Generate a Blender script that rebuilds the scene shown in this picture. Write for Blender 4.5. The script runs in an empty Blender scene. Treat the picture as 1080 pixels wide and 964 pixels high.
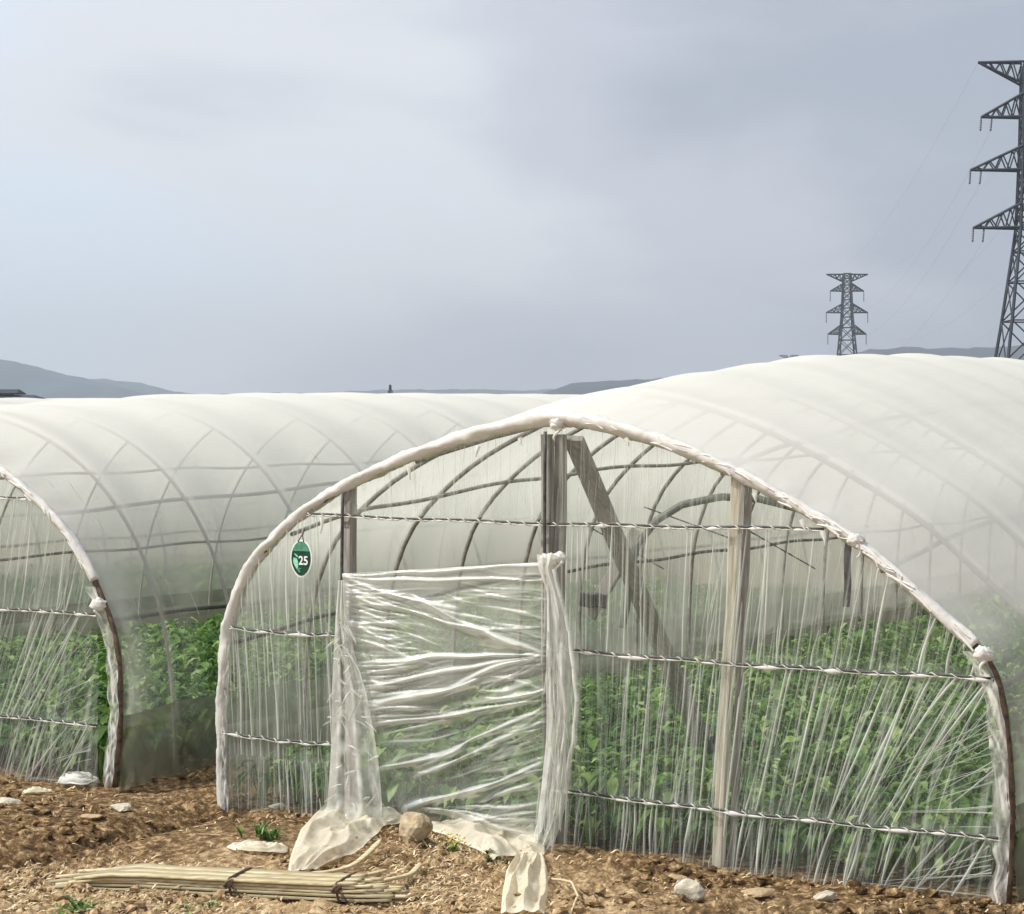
import bpy, bmesh, math, random
import numpy as np
from mathutils import Vector, Matrix, noise as mnoise

random.seed(7)
rng = np.random.default_rng(11)
sc = bpy.context.scene
COL = sc.collection

# ------------------------------------------------------------------ camera
F = 2200.0            # focal length in photo pixels (photo is 1080 x 964)
CX, HY = 540.0, 450.0 # centre column, horizon row
H = 2.0               # eye height
cam = bpy.data.cameras.new('camera')
cam.sensor_fit = 'HORIZONTAL'
cam.sensor_width = 36.0
cam.lens = F / 1080.0 * 36.0
cam.shift_y = -(482.0 - HY) / 1080.0
cam.clip_start = 0.1
cam.clip_end = 20000.0
camo = bpy.data.objects.new('camera', cam)
camo.location = (0, 0, H)
camo.rotation_euler = (math.radians(90), 0, 0)
COL.objects.link(camo)
sc.camera = camo

# ------------------------------------------------------------------ sky
SUN_EL, SUN_AZ = math.radians(50), math.radians(-104)   # azimuth from +Y towards +X (negative = left)
world = bpy.data.worlds.new('World')
sc.world = world
world.use_nodes = True
nt = world.node_tree
nt.nodes.clear()
N = nt.nodes.new
L = nt.links.new
out = N('ShaderNodeOutputWorld')
sky = N('ShaderNodeTexSky')
sky.sky_type = 'NISHITA'
sky.sun_disc = False
sky.sun_elevation = SUN_EL
sky.sun_rotation = SUN_AZ
sky.dust_density = 3.0
bg1 = N('ShaderNodeBackground')
bg1.inputs['Strength'].default_value = 0.07
L(sky.outputs[0], bg1.inputs['Color'])
tc = N('ShaderNodeTexCoord')
sep = N('ShaderNodeSeparateXYZ')
L(tc.outputs['Generated'], sep.inputs[0])


def wmath(op, a, b=None, c=None):
    n = N('ShaderNodeMath')
    n.operation = op
    for i, v in enumerate((a, b, c)):
        if v is None:
            continue
        if isinstance(v, (int, float)):
            n.inputs[i].default_value = v
        else:
            L(v, n.inputs[i])
    return n.outputs[0]


mp = N('ShaderNodeMapping')
mp.inputs['Scale'].default_value = (3.2, 3.2, 8.5)
mp.inputs['Location'].default_value = (1.35, 0.4, 0.7)
mp.inputs['Rotation'].default_value = (0, math.radians(14), 0)
L(tc.outputs['Generated'], mp.inputs['Vector'])
nz = N('ShaderNodeTexNoise')
nz.inputs['Scale'].default_value = 1.15
nz.inputs['Detail'].default_value = 5.0
nz.inputs['Roughness'].default_value = 0.45
nz.inputs['Distortion'].default_value = 0.35
L(mp.outputs[0], nz.inputs['Vector'])
# a slow drift from bright left to dull right, plus cloud structure
a = wmath('ADD', wmath('MULTIPLY', sep.outputs[0], 2.1), wmath('MULTIPLY', sep.outputs[2], 0.35))
b = wmath('MULTIPLY', wmath('SUBTRACT', nz.outputs['Fac'], 0.5), 1.45)
mval = wmath('ADD', wmath('ADD', a, b), 0.5)
ramp = N('ShaderNodeValToRGB')
ramp.color_ramp.interpolation = 'EASE'
e = ramp.color_ramp.elements
e[0].position = 0.10
e[0].color = (0.64, 0.72, 0.81, 1)
e[1].position = 0.98
e[1].color = (0.34, 0.37, 0.44, 1)
m1 = ramp.color_ramp.elements.new(0.38)
m1.color = (0.675, 0.69, 0.73, 1)
m2 = ramp.color_ramp.elements.new(0.68)
m2.color = (0.50, 0.525, 0.59, 1)
L(mval, ramp.inputs['Fac'])
bg2 = N('ShaderNodeBackground')
bg2.inputs['Strength'].default_value = 1.08
L(ramp.outputs['Color'], bg2.inputs['Color'])
mix = N('ShaderNodeMixShader')
mix.inputs[0].default_value = 0.84
L(bg1.outputs[0], mix.inputs[1])
L(bg2.outputs[0], mix.inputs[2])
L(mix.outputs[0], out.inputs['Surface'])

# ------------------------------------------------------------------ sun
sd = Vector((math.sin(SUN_AZ) * math.cos(SUN_EL), math.cos(SUN_AZ) * math.cos(SUN_EL), math.sin(SUN_EL)))
sl = bpy.data.lights.new('sun', 'SUN')
sl.energy = 3.6
sl.angle = math.radians(3)
sl.color = (1.0, 0.95, 0.87)
so = bpy.data.objects.new('sun', sl)
so.rotation_euler = sd.to_track_quat('Z', 'Y').to_euler()
so.location = (0, 0, 60)
COL.objects.link(so)

vs = sc.view_settings
vs.view_transform = 'Standard'
vs.look = 'None'
vs.gamma = 1.0
vs.exposure = 0.40
vs.use_curve_mapping = False
sc.cycles.max_bounces = 8
sc.cycles.diffuse_bounces = 4
sc.cycles.glossy_bounces = 2
sc.cycles.transmission_bounces = 4
sc.cycles.transparent_max_bounces = 32
sc.cycles.volume_bounces = 0
sc.cycles.use_denoising = True
sc.cycles.caustics_reflective = False
sc.cycles.caustics_refractive = False


# ================================================================== helpers
def px(x, y, Y):
    """point at depth Y that the photo shows at pixel x, y"""
    return Vector(((x - CX) / F * Y, Y, H - (y - HY) / F * Y))


def mat_new(name):
    m = bpy.data.materials.new(name)
    m.use_nodes = True
    m.node_tree.nodes.clear()
    return m


class NT:
    def __init__(s, m):
        s.t = m.node_tree

    def n(s, typ, **kw):
        n = s.t.nodes.new(typ)
        for k, v in kw.items():
            if k.startswith('_'):
                setattr(n, k[1:], v)
            else:
                n.inputs[k.replace('__', ' ')].default_value = v
        return n

    def l(s, a, b):
        s.t.links.new(a, b)

    def m(s, op, a, b=None, clamp=False):
        n = s.t.nodes.new('ShaderNodeMath')
        n.operation = op
        n.use_clamp = clamp
        for i, v in enumerate((a, b)):
            if v is None:
                continue
            if isinstance(v, (int, float)):
                n.inputs[i].default_value = v
            else:
                s.l(v, n.inputs[i])
        return n.outputs[0]

    def ramp(s, fac, stops):
        r = s.t.nodes.new('ShaderNodeValToRGB')
        els = r.color_ramp.elements
        els[0].position, els[0].color = stops[0][0], (*stops[0][1], 1)
        els[1].position, els[1].color = stops[-1][0], (*stops[-1][1], 1)
        for p, c in stops[1:-1]:
            q = els.new(p)
            q.color = (*c, 1)
        s.l(fac, r.inputs['Fac'])
        return r.outputs['Color']


def simple(name, stops, scale=8.0, rough=0.7, bump=0.2, stretch=(1, 1, 1), metal=0.0, bscale=None, attr=None, bdist=0.01, detail=5.0, spec=0.4):
    """noise coloured principled material"""
    m = mat_new(name)
    t = NT(m)
    o = t.n('ShaderNodeOutputMaterial')
    p = t.n('ShaderNodeBsdfPrincipled', Roughness=rough, Metallic=metal)
    p.inputs['Specular IOR Level'].default_value = spec
    c = t.n('ShaderNodeTexCoord')
    mpn = t.n('ShaderNodeMapping')
    mpn.inputs['Scale'].default_value = stretch
    t.l(c.outputs['Object'], mpn.inputs['Vector'])
    z = t.n('ShaderNodeTexNoise', Scale=scale, Detail=detail, Roughness=0.6)
    t.l(mpn.outputs[0], z.inputs['Vector'])
    fac = z.outputs['Fac']
    if attr:
        at = t.n('ShaderNodeAttribute', _attribute_name=attr)
        fac = t.m('ADD', t.m('MULTIPLY', fac, 0.5), t.m('MULTIPLY', at.outputs['Fac'], 0.5))
    t.l(t.ramp(fac, stops), p.inputs['Base Color'])
    if bump:
        z2 = t.n('ShaderNodeTexNoise', Scale=bscale or scale * 2.5, Detail=4.0)
        t.l(mpn.outputs[0], z2.inputs['Vector'])
        b = t.n('ShaderNodeBump', Strength=bump, Distance=bdist)
        t.l(z2.outputs['Fac'], b.inputs['Height'])
        t.l(b.outputs[0], p.inputs['Normal'])
    t.l(p.outputs[0], o.inputs['Surface'])
    return m


def film(name, a0, a1, power=2.0, tint=(0.86, 0.87, 0.83), rough=0.3, gl=0.12, noise=0.08, nscale=3.0, streak=0.0, trans=0.5, bump=0.25, bscale=9.0, bdist=0.01):
    """polythene sheet: clear where you look straight through it, milky along it and wherever it is pleated"""
    m = mat_new(name)
    t = NT(m)
    o = t.n('ShaderNodeOutputMaterial')
    c = t.n('ShaderNodeTexCoord')
    lw = t.n('ShaderNodeLayerWeight', Blend=0.5)
    fpow = t.m('POWER', lw.outputs['Facing'], power)
    fac = t.m('ADD', t.m('MULTIPLY', fpow, a1), a0)
    at = t.n('ShaderNodeAttribute', _attribute_name='dens')
    z = t.n('ShaderNodeTexNoise', Scale=nscale, Detail=5.0, Roughness=0.6)
    t.l(c.outputs['Object'], z.inputs['Vector'])
    fac = t.m('ADD', fac, t.m('MULTIPLY', t.m('SUBTRACT', z.outputs['Fac'], 0.5), noise * 2))
    if streak:
        uvm = t.n('ShaderNodeMapping')
        uvm.inputs['Scale'].default_value = (140, 1.8, 1)
        t.l(c.outputs['UV'], uvm.inputs['Vector'])
        z3 = t.n('ShaderNodeTexNoise', Scale=1.0, Detail=3.0, Roughness=0.65)
        t.l(uvm.outputs[0], z3.inputs['Vector'])
        s3 = t.m('MULTIPLY', t.m('SUBTRACT', z3.outputs['Fac'], 0.50, ), 4.0, clamp=True)
        fac = t.m('ADD', fac, t.m('MULTIPLY', s3, streak))
    fac = t.m('ADD', fac, at.outputs['Fac'], clamp=True)
    fac = t.m('MINIMUM', fac, 0.97)
    bz = t.n('ShaderNodeTexNoise', Scale=bscale, Detail=4.0, Distortion=0.6)
    t.l(c.outputs['Object'], bz.inputs['Vector'])
    b = t.n('ShaderNodeBump', Strength=bump, Distance=bdist)
    t.l(bz.outputs['Fac'], b.inputs['Height'])
    d = t.n('ShaderNodeBsdfDiffuse', Color=(*tint, 1))
    tr = t.n('ShaderNodeBsdfTranslucent', Color=(*tint, 1))
    g = t.n('ShaderNodeBsdfGlossy', Color=(0.9, 0.9, 0.9, 1), Roughness=rough)
    for q in (d, tr, g):
        t.l(b.outputs[0], q.inputs['Normal'])
    mx = t.n('ShaderNodeMixShader')
    mx.inputs[0].default_value = trans
    t.l(d.outputs[0], mx.inputs[1])
    t.l(tr.outputs[0], mx.inputs[2])
    tp = t.n('ShaderNodeBsdfTransparent', Color=(0.965, 0.975, 0.965, 1))
    m2 = t.n('ShaderNodeMixShader')
    t.l(fac, m2.inputs[0])
    t.l(tp.outputs[0], m2.inputs[1])
    t.l(mx.outputs[0], m2.inputs[2])
    m3 = t.n('ShaderNodeMixShader')
    fr = t.n('ShaderNodeFresnel', IOR=1.3)
    t.l(t.m('MULTIPLY', fr.outputs[0], gl * 4, clamp=True), m3.inputs[0])
    t.l(m2.outputs[0], m3.inputs[1])
    t.l(g.outputs[0], m3.inputs[2])
    t.l(m3.outputs[0], o.inputs['Surface'])
    return m


class MB:
    def __init__(s):
        s.v, s.f, s.d, s.uv = [], [], [], []

    def add(s, vs_, fs, d=0.0, uv=None):
        b = len(s.v)
        s.v.extend([tuple(p) for p in vs_])
        s.f.extend([tuple(i + b for i in f) for f in fs])
        if isinstance(d, (int, float)):
            s.d.extend([float(d)] * len(vs_))
        else:
            s.d.extend([float(q) for q in d])
        s.uv.extend(uv if uv is not None else [(0.0, 0.0)] * len(vs_))

    def grid(s, P, d=None, uv=None, skip=None):
        nr, nc = len(P), len(P[0])
        vs_ = [p for r in P for p in r]
        dd = 0.0 if d is None else [q for r in d for q in r]
        uu = None if uv is None else [q for r in uv for q in r]
        fs = []
        for i in range(nr - 1):
            for j in range(nc - 1):
                if skip and skip(i, j):
                    continue
                fs.append((i * nc + j, i * nc + j + 1, (i + 1) * nc + j + 1, (i + 1) * nc + j))
        s.add(vs_, fs, dd, uu)

    def tube(s, pts, r, n=8, d=0.0, caps=True, rad=None):
        pts = [Vector(p) for p in pts]
        m = len(pts)
        up = None
        rings = []
        for i, p in enumerate(pts):
            tg = (pts[min(i + 1, m - 1)] - pts[max(i - 1, 0)])
            if tg.length < 1e-9:
                tg = Vector((0, 0, 1))
            tg.normalize()
            if up is None:
                up = Vector((0, 0, 1)) if abs(tg.z) < 0.9 else Vector((0, 1, 0))
            x = tg.cross(up)
            if x.length < 1e-6:
                x = tg.cross(Vector((1, 0, 0)))
            x.normalize()
            y = x.cross(tg).normalized()
            up = y
            rr = r if not callable(rad) else rad(i / (m - 1), 0)
            ring = []
            for k in range(n):
                a_ = 2 * math.pi * k / n
                q = rr if not callable(rad) else rad(i / (m - 1), a_)
                ring.append(p + x * (math.cos(a_) * q) + y * (math.sin(a_) * q))
            rings.append(ring)
        vs_ = [q for r_ in rings for q in r_]
        fs = []
        for i in range(m - 1):
            for k in range(n):
                k2 = (k + 1) % n
                fs.append((i * n + k, i * n + k2, (i + 1) * n + k2, (i + 1) * n + k))
        if caps:
            fs.append(tuple(range(n - 1, -1, -1)))
            fs.append(tuple((m - 1) * n + k for k in range(n)))
        s.add(vs_, fs, d)

    def beam(s, a_, b_, w, h, side=None, d=0.0):
        """rectangular bar from a_ to b_"""
        a_, b_ = Vector(a_), Vector(b_)
        tg = (b_ - a_).normalized()
        sd_ = Vector(side) if side is not None else Vector((0, 0, 1))
        x = tg.cross(sd_)
        if x.length < 1e-5:
            x = tg.cross(Vector((1, 0, 0)))
        x.normalize()
        y = x.cross(tg).normalized()
        vs_ = []
        for p in (a_, b_):
            for sx, sy in ((-1, -1), (1, -1), (1, 1), (-1, 1)):
                vs_.append(p + x * (sx * w / 2) + y * (sy * h / 2))
        s.add(vs_, [(3, 2, 1, 0), (4, 5, 6, 7), (0, 1, 5, 4), (1, 2, 6, 5), (2, 3, 7, 6), (3, 0, 4, 7)], d)

    def build(s, name, mat, parent=None, smooth=True, root=None):
        me = bpy.data.meshes.new(name)
        me.from_pydata(s.v, [], s.f)
        me.materials.append(mat)
        at = me.attributes.new('dens', 'FLOAT', 'POINT')
        at.data.foreach_set('value', np.array(s.d, dtype=np.float32))
        if any(u != (0.0, 0.0) for u in s.uv[:2000]):
            uvl = me.uv_layers.new(name='UVMap')
            idx = np.empty(len(me.loops), dtype=np.int32)
            me.loops.foreach_get('vertex_index', idx)
            uvl.data.foreach_set('uv', np.array(s.uv, dtype=np.float32)[idx].ravel())
        if smooth:
            me.polygons.foreach_set('use_smooth', [True] * len(me.polygons))
        me.update()
        o = bpy.data.objects.new(name, me)
        COL.objects.link(o)
        if parent is not None:
            o.parent = parent
            if parent.type == 'EMPTY':
                o.matrix_parent_inverse = Matrix.Translation(-parent.location)
        return o


def tag(o, label=None, cat=None, group=None, kind=None):
    if label:
        o['label'] = label
    if cat:
        o['category'] = cat
    if group:
        o['group'] = group
    if kind:
        o['kind'] = kind
    return o


def empty(name, loc):
    o = bpy.data.objects.new(name, None)
    o.location = loc
    o.empty_display_size = 0.2
    COL.objects.link(o)
    return o


def recentre(o, loc):
    """move a single mesh's origin to loc, leaving its shape where it is"""
    loc = Vector(loc)
    o.data.transform(Matrix.Translation(-loc))
    o.location = loc
    return o


def fbm(x, y, scale, octs=4, seed=0.0):
    v, a_, s_ = 0.0, 1.0, scale
    for _ in range(octs):
        v += a_ * mnoise.noise(Vector((x * s_ + seed, y * s_ - seed, seed * 0.37)))
        a_ *= 0.5
        s_ *= 2.1
    return v


def sstep(a_, b_, x):
    t = min(1, max(0, (x - a_) / (b_ - a_)))
    return t * t * (3 - 2 * t)


# ------------------------------------------------------------------ row of greenhouses: shared frame
ML = Vector((-1.52, 11.0, 0))                 # left foot of the near end arch
MR = Vector((2.067, 8.71, 0))                 # right foot
U = MR - ML                                   # across the tunnel
WID = U.length
u_ = U.normalized()
V = Vector((-u_.y, u_.x, 0))                  # along the tunnel, away from us
GAP = 0.86
LL = ML - u_ * (GAP) - U + Vector((-0.02, 0.03, 0))
FL = LL - u_ * (GAP + 0.1) - U


def plane_pt(x, y, O, off=0.0, s=0.0):
    """where the photo's pixel meets the vertical plane of a greenhouse end (off towards the camera)"""
    O2 = O + V * (s - off)
    k = (x - CX) / F
    t = (k * O2.y - O2.x) / (U.x - k * U.y)
    p = O2 + U * t
    return Vector((p.x, p.y, H - (y - HY) / F * p.y)), t


# ================================================================== ground
def ground_z(x, y, rough_on=True):
    # gentle rise away from the camera, furrows and dug soil near it
    z = 0.0
    p = Vector((x, y, 0)) - ML
    t = p.dot(u_) / WID
    s = p.dot(V)
    d = math.hypot(x, y)
    near = 1.0 - sstep(14, 22, d)
    # dug soil heaped by the left greenhouse
    z += 0.05 * math.exp(-(((x + 2.35) / 0.55) ** 2 + ((y - 10.7) / 0.45) ** 2))
    # dark furrow running down to the left
    ax_, ay_, bx_, by_ = -1.42, 10.85, -2.55, 9.35
    k_ = min(1, max(0, ((x - ax_) * (bx_ - ax_) + (y - ay_) * (by_ - ay_)) / ((bx_ - ax_) ** 2 + (by_ - ay_) ** 2)))
    df = math.hypot(x - ax_ - k_ * (bx_ - ax_), y - ay_ - k_ * (by_ - ay_)) + 0.03 * fbm(x, y, 3.0, 2, 2.2)
    z -= 0.12 * math.exp(-(df / 0.12) ** 2)
    # smooth tan bank beside it, and the heap of soil before the door
    bank = math.exp(-(((x + 1.30) / 0.42) ** 2 + ((y - 10.05) / 0.36) ** 2))
    z += 0.06 * bank
    z += 0.05 * math.exp(-(((x + 0.45) / 0.35) ** 2 + ((y - 9.65) / 0.30) ** 2))
    z += near * (0.018 * fbm(x, y, 1.3, 3, 3.1) + 0.012 * fbm(x, y, 6.0, 3, 9.2))
    if near > 0 and rough_on:
        ins = sstep(-0.02, 0.03, t) * (1 - sstep(0.97, 1.02, t)) * sstep(-0.1, 0.2, s)
        rough = (0.25 + 0.75 * sstep(-0.12, 0.2, fbm(x, y, 0.9, 2, 5.5) + 0.1)) * (1 - ins) * (1 - 0.75 * min(1, bank * 1.3))
        cell = mnoise.voronoi(Vector((x * 15, y * 15, 0.3)))[0]
        lump = max(0.0, 0.60 - cell[0]) * 0.075
        cell2 = mnoise.voronoi(Vector((x * 34 + 5, y * 34, 1.3)))[0]
        lump += max(0.0, 0.55 - cell2[0]) * 0.035
        z += near * rough * lump
    return z


def axis(lo, hi, step, far, k=1.22):
    mid = list(np.arange(lo, hi + step / 2, step))
    l_, s_ = [], step
    v = lo
    while v > -far:
        s_ *= k
        v -= s_
        l_.append(v)
    r_, s_ = [], step
    v = hi
    while v < far:
        s_ *= k
        v += s_
        r_.append(v)
    return l_[::-1] + mid + r_


xs = axis(-4.2, 3.2, 0.022, 6000)
ys = axis(7.9, 12.6, 0.025, 6000)
P = [[(x, y, ground_z(x, y)) for x in xs] for y in ys]
g = MB()
g.grid(P)

m = mat_new('soil')
t = NT(m)
o_ = t.n('ShaderNodeOutputMaterial')
p_ = t.n('ShaderNodeBsdfPrincipled', Roughness=0.95)
p_.inputs['Specular IOR Level'].default_value = 0.15
c = t.n('ShaderNodeTexCoord')
n1 = t.n('ShaderNodeTexNoise', Scale=1.1, Detail=4.0, Roughness=0.55)
n2 = t.n('ShaderNodeTexNoise', Scale=22.0, Detail=8.0, Roughness=0.72)
n3 = t.n('ShaderNodeTexNoise', Scale=0.02, Detail=3.0)
for q in (n1, n2, n3):
    t.l(c.outputs['Object'], q.inputs['Vector'])
dug = t.ramp(n2.outputs['Fac'], [(0.32, (0.028, 0.017, 0.009)), (0.48, (0.120, 0.072, 0.033)), (0.57, (0.30, 0.195, 0.095)), (0.69, (0.64, 0.49, 0.30))])
tan = t.ramp(n2.outputs['Fac'], [(0.28, (0.11, 0.066, 0.028)), (0.46, (0.34, 0.225, 0.115)), (0.66, (0.68, 0.53, 0.33))])
mixc = t.n('ShaderNodeMix', _data_type='RGBA')
sepw = t.n('ShaderNodeSeparateXYZ')
t.l(c.outputs['Object'], sepw.inputs[0])
# drier, strawy earth towards the camera
dry = t.m('ADD', t.m('MULTIPLY', t.m('SUBTRACT', 10.3, sepw.outputs[1]), 0.6), t.m('MULTIPLY', t.m('SUBTRACT', n1.outputs['Fac'], 0.5), 3.2), clamp=True)
t.l(dug, mixc.inputs[6])
t.l(tan, mixc.inputs[7])
dxm = t.m('MULTIPLY', t.m('ADD', sepw.outputs[0], 2.35), 0.95)
dym = t.m('MULTIPLY', t.m('SUBTRACT', sepw.outputs[1], 10.55), 1.0)
dmask = t.m('SUBTRACT', 1.0, t.m('ADD', t.m('MULTIPLY', dxm, dxm), t.m('MULTIPLY', dym, dym)), clamp=True)
rmask = t.m('MULTIPLY', t.m('SUBTRACT', sepw.outputs[0], 0.15), 1.3, clamp=True)
t.l(t.m('SUBTRACT', t.m('SUBTRACT', dry, t.m('MULTIPLY', dmask, 2.4)), t.m('MULTIPLY', rmask, 0.75), clamp=True), mixc.inputs[0])
far_c = t.ramp(n3.outputs['Fac'], [(0.35, (0.10, 0.11, 0.05)), (0.65, (0.2, 0.15, 0.085))])
mixf = t.n('ShaderNodeMix', _data_type='RGBA')
t.l(t.m('MULTIPLY', t.m('SUBTRACT', sepw.outputs[1], 26.0), 0.05, clamp=True), mixf.inputs[0])
t.l(mixc.outputs[2], mixf.inputs[6])
t.l(far_c, mixf.inputs[7])
t.l(mixf.outputs[2], p_.inputs['Base Color'])
n4 = t.n('ShaderNodeTexNoise', Scale=60.0, Detail=6.0, Roughness=0.7)
t.l(c.outputs['Object'], n4.inputs['Vector'])
bp = t.n('ShaderNodeBump', Strength=0.8, Distance=0.012)
t.l(n4.outputs['Fac'], bp.inputs['Height'])
t.l(bp.outputs[0], p_.inputs['Normal'])
t.l(p_.outputs[0], o_.inputs['Surface'])
SOIL = m
go = g.build('ground', SOIL)
tag(go, kind='structure')


# ------------------------------------------------------------------ hills
def hill(name, pts, depth, col, thick=900.0, seed=1.0):
    """ridge line given by (pixel x, pixel y) at a distance; a real body of land with a slope in front and behind"""
    m_ = simple('wooded_' + name, [(0.35, tuple(c_ * 0.7 for c_ in col)), (0.65, tuple(c_ * 1.25 for c_ in col))], scale=0.02, rough=1.0, bump=0.0)  # col is tinted blue, painting some of the distance haze into the land
    g_ = MB()
    X = np.array([q[0] for q in pts], float)
    Yp = np.array([q[1] for q in pts], float)
    cols = np.linspace(X[0], X[-1], 130)
    rows = [-1.0, -0.8, -0.6, -0.4, -0.22, -0.1, 0, 0.15, 0.4, 0.7, 1.0]
    PP = []
    for r_ in rows:
        row = []
        for cx_ in cols:
            top = H - (np.interp(cx_, X, Yp) - HY) / F * depth
            top += 0.9 * depth / 1000 * fbm(cx_ * 0.05, 0.0, 1.0, 4, seed)
            w_ = (1 - abs(r_)) ** 0.8 if abs(r_) < 1 else 0
            yy = depth + r_ * thick / 2
            zz = top * w_ + (6 * depth / 1000 * fbm(cx_ * 0.03, r_ * 3, 1.0, 3, seed + 4) * w_ * (1 - w_)) - 3 * (1 - w_)
            row.append(((cx_ - CX) / F * depth, yy, zz))
        PP.append(row)
    g_.grid(PP)
    return tag(g_.build(name, m_), kind='structure')


hill('hill', [(-420, 400), (-200, 372), (-60, 374), (0, 378), (30, 384), (60, 392), (95, 400), (130, 409), (190, 428), (260, 452)], 2500, (0.035, 0.075, 0.095), seed=2.0)
hill('hill', [(20, 440), (70, 402), (110, 399), (150, 404), (180, 413), (230, 416), (330, 414), (410, 411), (520, 411), (600, 411), (700, 412), (800, 420), (900, 440)], 3100, (0.04, 0.07, 0.08), seed=6.0)
hill('hill', [(500, 452), (560, 420), (600, 406), (640, 401), (700, 399), (760, 402), (830, 398), (880, 378), (915, 369), (950, 366), (985, 367), (1040, 366), (1080, 364), (1200, 352), (1400, 370), (1600, 452)], 1900, (0.03, 0.04, 0.055), seed=9.0)

# ------------------------------------------------------------------ haze
hz = MB()
x0, x1, y0, y1, z0, z1 = -3000, 3000, -200, 3700, -6, 190
hz.add([(x0, y0, z0), (x1, y0, z0), (x1, y1, z0), (x0, y1, z0), (x0, y0, z1), (x1, y0, z1), (x1, y1, z1), (x0, y1, z1)],
       [(3, 2, 1, 0), (4, 5, 6, 7), (0, 1, 5, 4), (1, 2, 6, 5), (2, 3, 7, 6), (3, 0, 4, 7)])
m = mat_new('haze_air')
t = NT(m)
o_ = t.n('ShaderNodeOutputMaterial')
pv = t.n('ShaderNodeVolumePrincipled')
pv.inputs['Color'].default_value = (0.84, 0.915, 1.0, 1)
pv.inputs['Density'].default_value = 0.00035
pv.inputs['Anisotropy'].default_value = 0.2
t.l(pv.outputs[0], o_.inputs['Volume'])
hzo = tag(hz.build('haze', m, smooth=False), kind='stuff')

# ================================================================== materials of the greenhouses
M_ROOF = film('roof_polythene', 0.10, 1.05, 1.75, tint=(0.95, 0.93, 0.865), noise=0.05, nscale=1.6, gl=0.02, trans=0.42, bump=0.12, bscale=5)
M_ROOFFAR = film('old_roof_polythene', 0.50, 0.6, 1.5, tint=(0.90, 0.89, 0.84), noise=0.06, nscale=1.6, gl=0.02, trans=0.42, bump=0.12, bscale=5)
M_GABLE = film('gable_polythene', 0.05, 0.25, 2.0, tint=(0.93, 0.94, 0.87), noise=0.03, nscale=5, streak=0.36, gl=0.06, trans=0.35, rough=0.35)
M_DOOR = film('door_polythene', 0.13, 0.40, 1.6, tint=(0.93, 0.93, 0.86), noise=0.12, nscale=7, gl=0.10, rough=0.3, trans=0.35, bump=0.5, bscale=14, bdist=0.012)
M_WRAP = film('bunched_polythene', 0.86, 0.1, 1.5, tint=(0.90, 0.875, 0.82), noise=0.16, nscale=14, gl=0.06, trans=0.25, bump=0.5, bscale=26, bdist=0.006)
M_GFILM = film('ground_polythene', 0.60, 0.3, 1.5, tint=(0.90, 0.83, 0.64), noise=0.30, nscale=8, gl=0.05, rough=0.35, trans=0.35, bump=0.5, bscale=14, bdist=0.010)
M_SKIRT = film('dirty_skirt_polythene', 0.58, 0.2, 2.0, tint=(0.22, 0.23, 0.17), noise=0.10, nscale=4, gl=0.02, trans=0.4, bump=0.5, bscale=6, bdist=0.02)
M_PIPE = simple('weathered_hoop', [(0.35, (0.17, 0.16, 0.14)), (0.65, (0.33, 0.31, 0.27))], scale=20, rough=0.6, bump=0.1)
M_HOOPL = simple('pale_weathered_hoop', [(0.35, (0.26, 0.25, 0.22)), (0.65, (0.42, 0.40, 0.35))], scale=20, rough=0.6, bump=0.1)
M_DARK = simple('dark_pipe', [(0.35, (0.035, 0.035, 0.035)), (0.65, (0.10, 0.095, 0.085))], scale=30, rough=0.55, bump=0.1)
M_RUST = simple('rusty_arch', [(0.35, (0.05, 0.035, 0.025)), (0.65, (0.17, 0.11, 0.07))], scale=30, rough=0.7, bump=0.2)
M_CORD = simple('pale_cord', [(0.35, (0.30, 0.28, 0.25)), (0.65, (0.62, 0.60, 0.54))], scale=40, rough=0.7, bump=0.2)
M_WOOD = simple('grey_plank', [(0.3, (0.20, 0.185, 0.165)), (0.7, (0.42, 0.39, 0.35))], scale=9, rough=0.85, bump=0.5, stretch=(6, 6, 0.7), bdist=0.004)
M_PALE = simple('pale_post_wood', [(0.3, (0.46, 0.39, 0.29)), (0.7, (0.74, 0.68, 0.56))], scale=9, rough=0.8, bump=0.5, stretch=(6, 6, 0.7), bdist=0.004)
M_GREENP = simple('green_pipe', [(0.35, (0.09, 0.105, 0.09)), (0.65, (0.17, 0.19, 0.165))], scale=20, rough=0.5, bump=0.1)

# ------------------------------------------------------------------ crop (one leafy mass per greenhouse)
m = mat_new('crop_leaf')
t = NT(m)
o_ = t.n('ShaderNodeOutputMaterial')
at = t.n('ShaderNodeAttribute', _attribute_name='dens')
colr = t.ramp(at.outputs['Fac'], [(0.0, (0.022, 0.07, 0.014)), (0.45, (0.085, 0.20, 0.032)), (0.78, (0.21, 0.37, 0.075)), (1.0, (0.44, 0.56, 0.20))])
d1 = t.n('ShaderNodeBsdfPrincipled', Roughness=0.5)
t.l(colr, d1.inputs['Base Color'])
tr1 = t.n('ShaderNodeBsdfTranslucent')
t.l(colr, tr1.inputs['Color'])
ms = t.n('ShaderNodeMixShader')
ms.inputs[0].default_value = 0.35
t.l(d1.outputs[0], ms.inputs[1])
t.l(tr1.outputs[0], ms.inputs[2])
t.l(ms.outputs[0], o_.inputs['Surface'])
M_LEAF = m


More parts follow.
